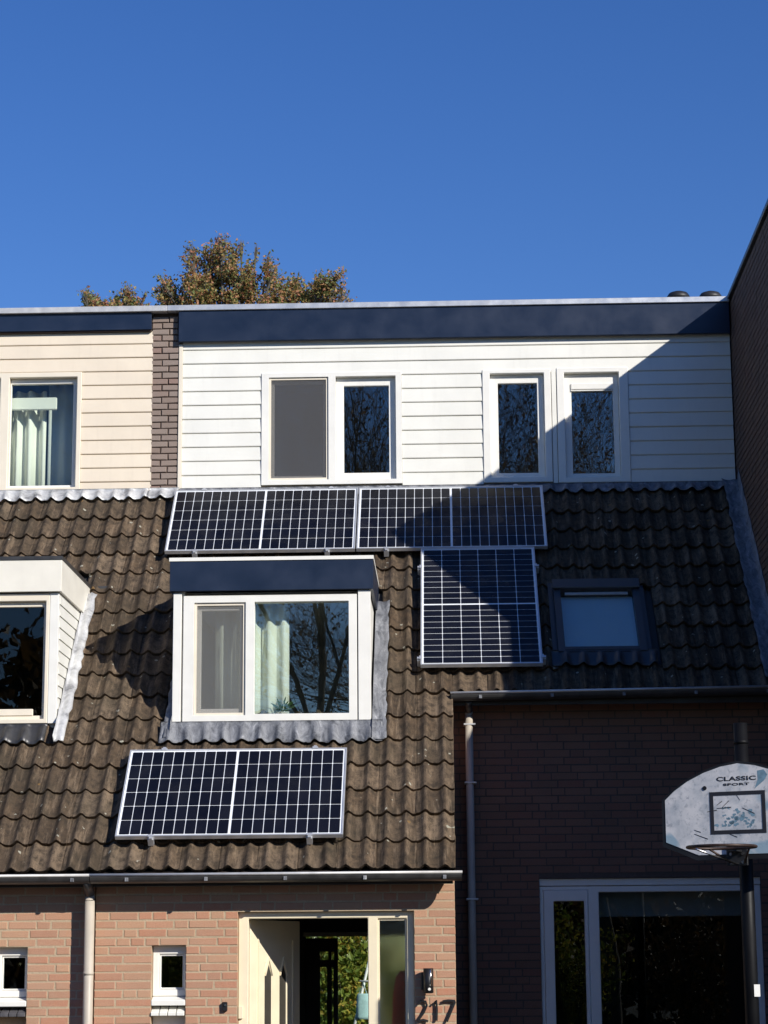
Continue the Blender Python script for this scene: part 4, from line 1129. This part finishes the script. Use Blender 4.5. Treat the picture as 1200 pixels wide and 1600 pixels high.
tubeo('button', [(c.x+0.006, -0.026, c.z+0.012), (c.x+0.006, -0.036, c.z+0.012)], 0.009, 'steel', db, 12)

# ------------------------------------------------------------------ basketball hoop
al = math.radians(24)
YH = -2.6
B0 = onY(1156, 1270, YH)
U = Vector((math.cos(al), -math.sin(al), 0)); NB = Vector((-math.sin(al), -math.cos(al), 0)); ZV = Vector((0, 0, 1))
def onboard(x, y, off=0.0):
    d = ray(x, y); P0 = B0 + NB*off; t = (P0-CP).dot(NB)/d.dot(NB); p = CP + d*t - P0
    return p.dot(U), p.z
def bp(u, z, off=0.0): return B0 + U*u + ZV*z + NB*off
hoop = tag(empty('basketball_hoop', (0, 0, 0)), 'portable basketball hoop with worn white fan shaped backboard on a black pole', 'basketball hoop')
lf = [(1040.5, 1251), (1055, 1236.5), (1075, 1221.7), (1100, 1208.3), (1126.7, 1198.3), (1150, 1194)]
uv = [onboard(*p) for p in lf]
bl = [onboard(1042.5, 1316.5), onboard(1093, 1334)]
half = [(min(u, -0.02), z) for u, z in uv]
top_z = max(z for u, z in half) + 0.004
bot = [(bl[0][0], bl[0][1]), (bl[1][0], bl[1][1])]
left = [(half[0][0], half[0][1])] + half[1:]
outline = left + [(0.0, top_z)] + [(-u, z) for u, z in left[::-1]] + [(-bot[0][0], bot[0][1]), (-bot[1][0], bot[1][1] - 0.01), (bot[1][0], bot[1][1] - 0.01), (bot[0][0], bot[0][1])]
def bprism(poly, o0, o1): return hull8(BM(), [bp(u, z, o0) for u, z in poly], [bp(u, z, o1) for u, z in poly])
cz = sum(z for u, z in outline)/len(outline)
brd = obj('backboard', bprism(outline, 0.0, 0.02), 'backboard_face', hoop)
big = [(u*1.05, cz + (z-cz)*1.085) for u, z in outline]
obj('rim_trim', bprism(big, -0.03, 0.016), 'black_metal', hoop)
def bbar(u0, u1, z0_, z1_, o0=0.0205, o1=0.0225, mat='print_black', nm='target_square'): return obj(nm, bprism([(u0, z0_), (u1, z0_), (u1, z1_), (u0, z1_)], o0, o1), mat, brd)
a0 = onboard(1108.5, 1238, 0.02); a1 = onboard(1198, 1301, 0.02)
t_ = 0.024
sq = BM()
for q_ in ((a0[0], a1[0], a0[1]-t_, a0[1]), (a0[0], a1[0], a1[1], a1[1]+t_), (a0[0], a0[0]+t_, a1[1]+t_, a0[1]-t_), (a1[0]-t_, a1[0], a1[1]+t_, a0[1]-t_)):
    hull8(sq, [bp(q_[0], q_[2], .0205), bp(q_[1], q_[2], .0205), bp(q_[1], q_[3], .0205), bp(q_[0], q_[3], .0205)], [bp(q_[0], q_[2], .0225), bp(q_[1], q_[2], .0225), bp(q_[1], q_[3], .0225), bp(q_[0], q_[3], .0225)])
obj('target_square', sq, 'print_black', brd)
def text(s, u0, u1, z0_, z1_, nm):
    cu = bpy.data.curves.new(nm, 'FONT'); cu.body = s; cu.size = 1; cu.extrude = 0.0; cu.offset = 0.03; cu.space_character = 1.05
    o = bpy.data.objects.new(nm, cu); COL.objects.link(o)
    bpy.context.view_layer.update()
    me = bpy.data.meshes.new_from_object(o.evaluated_get(bpy.context.evaluated_depsgraph_get()))
    bpy.data.objects.remove(o)
    xs = [v.co.x for v in me.vertices]; ys = [v.co.y for v in me.vertices]
    bm = BM(); bm.from_mesh(me)
    r_ = bmesh.ops.extrude_face_region(bm, geom=bm.faces[:])
    for g_ in r_['geom']:
        if isinstance(g_, bmesh.types.BMVert): g_.co.z += 1
    for v in bm.verts:
        u = u0 + (v.co.x-min(xs))/(max(xs)-min(xs))*(u1-u0); z_ = z0_ + (v.co.y-min(ys))/(max(ys)-min(ys))*(z1_-z0_)
        v.co = bp(u, z_, 0.0205 if v.co.z < 0.5 else 0.0215)
    me2 = mesh(bm, nm)
    return link(nm, me2, 'print_black', brd)
t0 = onboard(1119.5, 1221, 0.02); t1 = onboard(1181, 1211.5, 0.02)
text('CLASSIC', t0[0], t1[0], t0[1], t1[1], 'lettering')
t0 = onboard(1130, 1228, 0.02); t1 = onboard(1171, 1222.5, 0.02)
text('SPORT', t0[0], t1[0], t0[1], t1[1], 'lettering')
rng = random.Random(14); bm = BM()
def blot(x, y, r, n=7):
    pts = []
    for k in range(n):
        a_ = k*2*math.pi/n; q_ = r*rng.uniform(0.45, 1.25); u_, z_ = onboard(x + q_*math.cos(a_), y + q_*0.9*math.sin(a_), 0.02); pts.append((u_, z_))
    hull8(bm, [bp(u, z, 0.0202) for u, z in pts], [bp(u, z, 0.0207) for u, z in pts])
for k in range(34):
    x_ = rng.gauss(1152, 13); y_ = rng.gauss(1278, 9)
    if 1117 < x_ < 1190 and 1250 < y_ < 1293: blot(x_, y_, rng.uniform(1.0, 4.2))
for k in range(16): blot(rng.uniform(1128, 1140) if k % 2 else rng.uniform(1168, 1178), rng.uniform(1262, 1292), rng.uniform(2, 4))
tag(obj('worn_print', bm, 'print_blue', brd), kind='stuff')
bm = BM()
for x0_, y0_, x1_, y1_ in ((1085, 1297, 1095, 1300.5), (1085, 1303, 1106, 1311), (1105, 1268.5, 1120, 1266), (1120, 1263, 1142, 1261.5), (1120, 1258, 1128, 1252), (1128, 1262, 1139, 1251), (1150, 1241, 1156, 1250), (1160, 1262, 1179, 1271), (1140, 1303, 1152, 1308)):
    p0_, p1_ = onboard(x0_, y0_, 0.02), onboard(x1_, y1_, 0.02); h_ = 0.003
    hull8(bm, [bp(p0_[0], p0_[1]-h_, .0206), bp(p1_[0], p1_[1]-h_, .0206), bp(p1_[0], p1_[1]+h_, .0206), bp(p0_[0], p0_[1]+h_*0.3, .0206)], [bp(p0_[0], p0_[1]-h_, .0212), bp(p1_[0], p1_[1]-h_, .0212), bp(p1_[0], p1_[1]+h_, .0212), bp(p0_[0], p0_[1]+h_*0.3, .0212)])
tag(obj('scratches', bm, 'print_black', brd), kind='stuff')
pts = [onboard(x, y, 0.02) for x, y in ((1183, 1204), (1193, 1202), (1199, 1210), (1194, 1219), (1186, 1226), (1179, 1232), (1184, 1218))]
obj('worn_print', bprism(pts, 0.0202, 0.0208), 'print_blue', brd)
k_ = onboard(1101, 1231.5, 0.02); bm = tube(BM(), [bp(k_[0], k_[1], 0.02), bp(k_[0], k_[1], 0.024)], 0.014, 12); obj('hole_plug', bm, 'black_metal', brd)
# rim
rc_z = onY(1132, 1323, YH - 0.35).z - B0.z
ru = 0.0
RR = 0.215
cen = bp(-0.02, rc_z, 0.02 + 0.13 + RR)
bm = BM(); ring = []
for i in range(40):
    a = 2*math.pi*i/40; dr = U*math.cos(a) + NB*math.sin(a)
    ring.append([bm.verts.new(cen + dr*(RR + 0.010*math.cos(k*math.pi/4)) + ZV*0.010*math.sin(k*math.pi/4)) for k in range(8)])
for i in range(40):
    for k in range(8): bm.faces.new((ring[i][k], ring[(i+1) % 40][k], ring[(i+1) % 40][(k+1) % 8], ring[i][(k+1) % 8]))
rim = obj('rim', bm, 'rust_metal', hoop, smooth=True)
def bbox3(u0, u1, z0_, z1_, o0, o1, nm, mat, par): return obj(nm, bprism([(u0, z0_), (u1, z0_), (u1, z1_), (u0, z1_)], o0, o1), mat, par, bevel=0.003)
bbox3(-0.09, 0.05, rc_z-0.105, rc_z+0.02, 0.0205, 0.035, 'rim_plate', 'black_metal', hoop)
bbox3(-0.055, 0.015, rc_z-0.02, rc_z+0.0, 0.034, 0.155, 'rim_plate', 'black_metal', rim)
tubeo('brace', [bp(-0.15, rc_z-0.005, 0.2), bp(-0.06, rc_z-0.085, 0.04)], 0.008, 'rust_metal', rim, 8)
tubeo('brace', [bp(0.11, rc_z-0.005, 0.2), bp(0.03, rc_z-0.085, 0.04)], 0.008, 'rust_metal', rim, 8)
tubeo('brace', [bp(-0.17, rc_z-0.012, 0.42), bp(-0.10, rc_z-0.05, 0.25), bp(-0.02, rc_z-0.095, 0.036)], 0.007, 'steel', rim, 8)
for u_ in (-0.06, 0.02):
    for z_ in (rc_z-0.085, rc_z-0.03): bm = tube(BM(), [bp(u_, z_, 0.0355), bp(u_, z_, 0.046)], 0.010, 8); obj('bolt', bm, 'steel', rim)
# pole with arms and base
pp_ = onY(1166, 1360, YH + 0.22); PX = pp_.x; PYY = YH + 0.22
zt_p = onY(1156, 1130, PYY).z
pole = tubeo('pole', [(PX, PYY, 0.15), (PX, PYY, zt_p)], 0.046, 'pole_black', hoop, 16)
zc_ = onY(1150, 1160, PYY).z
tubeo('collar', [(PX, PYY, zc_-0.012), (PX, PYY, zc_+0.012)], 0.049, 'pole_black', pole, 16)
for u_ in (-0.1, 0.1):
    for z_ in (-0.12, 0.16): tubeo('arm', [bp(u_, z_, -0.03), Vector((PX + (0.03 if u_ > 0 else -0.03), PYY, B0.z + z_ + 0.05))], 0.014, 'black_metal', hoop, 8)
bs = BM(); hull8(bs, [(PX-0.4, PYY-0.35, 0.004), (PX+0.4, PYY-0.35, 0.004), (PX+0.4, PYY+0.45, 0.004), (PX-0.4, PYY+0.45, 0.004)], [(PX-0.3, PYY-0.2, 0.17), (PX+0.3, PYY-0.2, 0.17), (PX+0.3, PYY+0.3, 0.17), (PX-0.3, PYY+0.3, 0.17)])
obj('base', bs, 'dark_plastic', hoop, bevel=0.02)
boxo('height_label', PX+0.012, PX+0.05, PYY-0.052, PYY-0.046, onY(1186, 1557, PYY).z, onY(1186, 1538, PYY).z, 'white_paint', pole, 0)

# ------------------------------------------------------------------ trees and shrubs
def branch_tree(name, base, height, spread, seed, label, leaves, leafmat, leafsize, levels=5, r0=0.16, group=None, lean=0.0, fork=0.4, leafspread=0.25, sides=5, uplift=0.25):
    rng = random.Random(seed)
    root = tag(empty(name, base), label, 'tree', group)
    bm = BM(); tips = []
    def grow(p, d, l, r, lev):
        n = 3; pts = [p]; rr = [r]; q = p.copy(); dd = d.copy()
        for i in range(n):
            dd = (dd + Vector((rng.uniform(-.18, .18), rng.uniform(-.18, .18), rng.uniform(-.08, .14)))).normalized()
            q = q + dd*l/n; pts.append(q.copy()); rr.append(max(0.004, r*(1 - 0.38*(i+1)/n)))
        tube(bm, pts, rr, 8 if lev < 2 else sides if lev < 4 else 3, cap=False)
        if lev >= levels - 1:
            tips.extend(pts[1:])
        if lev >= levels: return
        k = rng.choice((2, 3, 3)) if lev < levels-1 else 4
        for i in range(k + (1 if lev == 0 else 0)):
            a = rng.uniform(0, 6.283); ti = rng.choice((1, 2, 3)) if lev > 0 else rng.choice((2, 3, 3))
            el = rng.uniform(0.35, 0.95)*spread
            side = Vector((math.cos(a), math.sin(a), 0)); side = (side - dd*side.dot(dd)).normalized()
            nd = (dd*math.cos(el) + side*math.sin(el) + Vector((0, 0, uplift*0.3))).normalized()
            grow(pts[ti], nd, l*rng.uniform(0.6, 0.85), rr[ti]*rng.uniform(0.55, 0.75), lev+1)
        if lev < levels: grow(pts[-1], (dd + Vector((rng.uniform(-.2, .2), rng.uniform(-.2, .2), 0.1))).normalized(), l*0.75, rr[-1]*0.9, lev+1)
    grow(Vector(base), Vector((lean, 0, 1)).normalized(), height*fork, r0, 0)
    tr_ = obj('trunk', bm, 'bark', root, smooth=True)
    if leaves:
        lb = []; fb = []
        for _ in range(leaves):
            t = rng.choice(tips); c = t + Vector((rng.gauss(0, leafspread), rng.gauss(0, leafspread), rng.gauss(0, leafspread)))
            leaf(lb, fb, c, leafsize*rng.uniform(0.6, 1.3), rng)
        me = bpy.data.meshes.new('crown'); me.from_pydata(lb, [], fb); me.update(); link('crown', me, leafmat, root)
    return root
def leaf(vb, fb, c, s, rng):
    n = Vector((rng.gauss(0, 1), rng.gauss(0, 1), rng.gauss(0, 1))).normalized()
    a = n.cross(Vector((rng.gauss(0, 1), rng.gauss(0, 1), rng.gauss(0, 1)))).normalized(); b = n.cross(a)
    k = len(vb)
    vb += [c - a*s*0.55, c + b*s*0.32 + n*s*0.1, c + a*s*0.55, c - b*s*0.32 + n*s*0.1]
    fb += [(k, k+1, k+2), (k, k+2, k+3)]
# tree behind the house: crown clumps set where its outline stands against the sky
YT = 15.0
def clump_tree(name, label, base, clumps, nleaf, seed, mat, hub, size=0.05):
    rng = random.Random(seed); root = tag(empty(name, base), label, 'tree', 'trees behind the flat roofs')
    bm = BM(); hubv = Vector(hub)
    tube(bm, [Vector(base), Vector(base)*0.5 + hubv*0.5 + Vector((0.1, 0, 0)), hubv], [0.17, 0.13, 0.1], 8)
    vb, fb = [], []
    tot = sum(r**2.2 for _, r in clumps)
    for c, r in clumps:
        mid = hubv*0.45 + c*0.55 + Vector((rng.uniform(-.1, .1), rng.uniform(-.1, .1), -0.15)); 
        tube(bm, [hubv, mid, c + Vector((0, 0, -r*0.2))], [0.045, 0.025, 0.008], 5)
        tw = []
        for k in range(int(16 + 30*r)):
            v = Vector((rng.gauss(0, 1), rng.gauss(0, 1), rng.gauss(0.2, 1))).normalized(); e = c + v*r*rng.uniform(0.55, 1.15); s_ = mid*0.25 + c*0.75 + v*r*0.1
            tube(bm, [s_, s_*0.5 + e*0.5 + Vector((0, 0, -0.02)), e], [0.007, 0.005, 0.002], 3, cap=False); tw.append((s_, e))
        for k in range(int(nleaf*r**2.2/tot)):
            s_, e = rng.choice(tw); t = rng.uniform(0.25, 1.03)**0.8
            p = s_ + (e-s_)*t + Vector((rng.gauss(0, .035), rng.gauss(0, .035), rng.gauss(0, .035)))
            leaf(vb, fb, p, size*rng.uniform(0.6, 1.35), rng)
    obj('trunk', bm, 'bark', root)
    me = bpy.data.meshes.new('crown'); me.from_pydata(vb, [], fb); me.update(); link('crown', me, mat, root)
    return root
def cl(lst, jit=0.35, seed=1):
    rng = random.Random(seed); out = []
    for x, y, r in lst:
        d = rng.uniform(-jit, jit); out.append((onY(x, y, YT + d), r/104.0))
    return out
big_c = cl([(345, 378, 15), (342, 398, 26), (330, 420, 34), (366, 420, 34), (306, 428, 26), (295, 400, 14), (296, 385, 8), (350, 450, 45), (390, 440, 30), (310, 455, 38), (270, 455, 28), (252, 438, 13), (262, 470, 30),
             (425, 420, 18), (420, 402, 9), (430, 445, 28), (455, 455, 30), (466, 432, 14), (485, 455, 26), (505, 440, 22), (523, 435, 20), (530, 448, 18), (515, 465, 25), (548, 470, 7), (540, 458, 8),
             (300, 490, 50), (360, 495, 55), (420, 490, 45), (480, 490, 40), (520, 490, 25), (400, 385, 5), (365, 385, 10), (377, 378, 5)])
b0 = onY(380, 560, YT)
clump_tree('broadleaf_tree', 'autumn tree with green and rust leaves rising behind the navy fascia', (b0.x, YT, 0), big_c, 25000, 31, 'leaf_autumn', (b0.x, YT, 10.0))
small_c = cl([(137, 462, 12), (142, 472, 16), (130, 455, 6), (165, 474, 12), (190, 470, 17), (198, 452, 11), (205, 462, 14), (222, 474, 9), (228, 456, 4), (150, 490, 25), (200, 490, 28), (175, 500, 30)], seed=2)
b1 = onY(180, 560, YT)
clump_tree('broadleaf_tree', 'sparse treetop just showing over the cream house roof edge', (b1.x, YT, 0), small_c, 4600, 32, 'leaf_autumn', (b1.x, YT, 10.0))

# trees and shrubs across the street, seen only in the window glass
branch_tree('street_tree', (-2.9, -23.0, 0), 17, 0.85, 5, 'tall nearly bare street tree mirrored in the dormer window glass', 1500, 'leaf_brown', 0.09, 6, 0.14, 'street trees across the road', fork=0.34)
branch_tree('street_tree', (3.4, -26.0, 0), 16, 0.9, 12, 'brown leaved street tree mirrored in the right hand attic windows', 12000, 'leaf_brown', 0.10, 7, 0.17, 'street trees across the road', fork=0.32)
def shrub(name, base, rad, h, n, seed, mat, label, size=0.09, group=None):
    rng = random.Random(seed); root = tag(empty(name, base), label, 'shrub', group)
    bm = BM(); vb, fb = [], []
    bx, by, bz = base
    for k in range(int(30)):
        a = rng.uniform(0, 6.283); rr_ = rng.uniform(0.1, 0.85)*rad
        e = Vector((bx + rr_*math.cos(a), by + rr_*math.sin(a)*0.7, bz + h*rng.uniform(0.45, 1.0)*(1-0.35*(rr_/rad)**2)))
        s_ = Vector((bx + 0.15*math.cos(a)*rad, by + 0.15*math.sin(a)*rad, bz - 0.02)); mid = s_*0.5 + e*0.5 + Vector((0, 0, 0.1*h))
        tube(bm, [s_, mid, e], [0.02, 0.012, 0.004], 4, cap=False)
        for q in range(n//30):
            t = rng.uniform(0.2, 1.05); p = (s_*(1-t) + mid*t if t < 0.5 else mid*(1-t) + e*t)
            p = s_*(1-t)**2 + mid*2*t*(1-t) + e*t*t + Vector((rng.gauss(0, .17*rad), rng.gauss(0, .14*rad), rng.gauss(0, .1*h)))
            p.z = max(p.z, bz + 0.03)
            leaf(vb, fb, p, size*rng.uniform(0.6, 1.4), rng)
    obj('stems', bm, 'bark', root)
    me = bpy.data.meshes.new('foliage'); me.from_pydata(vb, [], fb); me.update(); link('foliage', me, mat, root)
    return root
LBL = ['yellow green shrub across the road, mirrored near the hoop', 'widest brown shrub across the road', 'low narrow brown shrub across the road', 'yellow shrub at the end of the row across the road', 'low yellow shrub across the road facing the cream house']
for i, (x, y, r_, h_, mt_) in enumerate(((2.2, -21.5, 1.3, 3.0, 'leaf_yellow'), (5.0, -22.5, 1.6, 3.4, 'leaf_brown'), (-0.6, -22.0, 1.2, 2.4, 'leaf_brown'), (7.6, -21.5, 1.4, 2.8, 'leaf_yellow'), (-4.6, -22.5, 1.5, 2.6, 'leaf_yellow'))):
    shrub('garden_shrub', (x, y, 0), r_, h_, 3600, 60+i, mt_, LBL[i], group='shrubs across the road')
# wood across the road, added to cut low sky light, mirrored dark in glass
rng = random.Random(90); vb, fb = [], []
for k in range(420):
    x = rng.uniform(-60, 60); y = -33 - rng.uniform(0, 9); z = rng.uniform(0.5, 3.6 if -7.5 < x < 12 else 9.5)*(0.85 + 0.2*math.sin(x*0.37) + 0.12*math.sin(x*0.9)); r_ = rng.uniform(1.2, 2.4)
    for q in range(170):
        v = Vector((rng.gauss(0, .55), rng.gauss(0, .45), rng.gauss(0, .5)))*r_; p = Vector((x, y, z)) + v; p.z = max(0.1, p.z)
        leaf(vb, fb, p, rng.uniform(0.22, 0.5), rng)
for k in range(2600):
    x = rng.uniform(-62, 62); leaf(vb, fb, Vector((x, -43 - rng.uniform(0, 2), rng.uniform(0.5, 4.5 if -8 < x < 13 else 11.0)*(0.9 + 0.1*math.sin(x*0.4)))), rng.uniform(1.3, 2.6), rng)
me = bpy.data.meshes.new('wood'); me.from_pydata(vb, [], fb); me.update()
tag(link('wood', me, 'leaf_brown'), 'dense brown wood added across the road to block low sky light, mirrored dark in the windows', 'wood', kind='stuff')
# garden seen through the open door
bg_ = onY(540, 1540, 21.5)
shrub('garden_shrub', (bg_.x, 21.5, 0), 1.5, 3.2, 9000, 77, 'leaf_yellow', 'sunlit yellow green garden shrub seen through the open front door', size=0.11)
YG = 19.4
c = onY(567, 1572, YG); h = 1.0
bag = tag(empty('shopping_bag', (c.x, YG, c.z)), 'pale turquoise cloth bag hanging on a rack in the garden beyond the hall', 'bag')
bm = BM(); rings = []
for z_, wx in ((-0.21, 0.09), (-0.17, 0.12), (0.0, 0.115), (0.17, 0.10), (0.2, 0.085)):
    rings.append([bm.verts.new((c.x + wx*math.cos(k*math.pi/6)*(1 + .1*math.sin(3*k)), YG + 0.05*math.sin(k*math.pi/6), c.z + z_)) for k in range(12)])
for p, q_ in zip(rings, rings[1:]):
    for k in range(12): bm.faces.new((p[k], p[(k+1) % 12], q_[(k+1) % 12], q_[k]))
bm.faces.new(rings[0]); bm.faces.new(rings[-1])
obj('cloth', bm, 'turquoise_cloth', bag, smooth=True)
tubeo('strap', [(c.x-0.07, YG, c.z+0.18), (c.x, YG, c.z+0.40), (c.x+0.07, YG, c.z+0.18)], 0.01, 'turquoise_cloth', bag, 6)
tr = tag(empty('drying_rack', (c.x, YG, 0.0)), 'slim white drying rack carrying the turquoise bag', 'rack')
tubeo('leg', [(c.x-0.30, YG+0.02, -0.01), (c.x+0.16, YG+0.03, c.z+0.95)], 0.022, 'white_paint', tr, 8)
tubeo('leg', [(c.x+0.45, YG+0.05, -0.01), (c.x+0.12, YG+0.03, c.z+0.8)], 0.022, 'white_paint', tr, 8)
tubeo('bar', [(c.x-0.05, YG, c.z+0.40), (c.x+0.35, YG, c.z+0.40)], 0.014, 'white_paint', tr, 8)
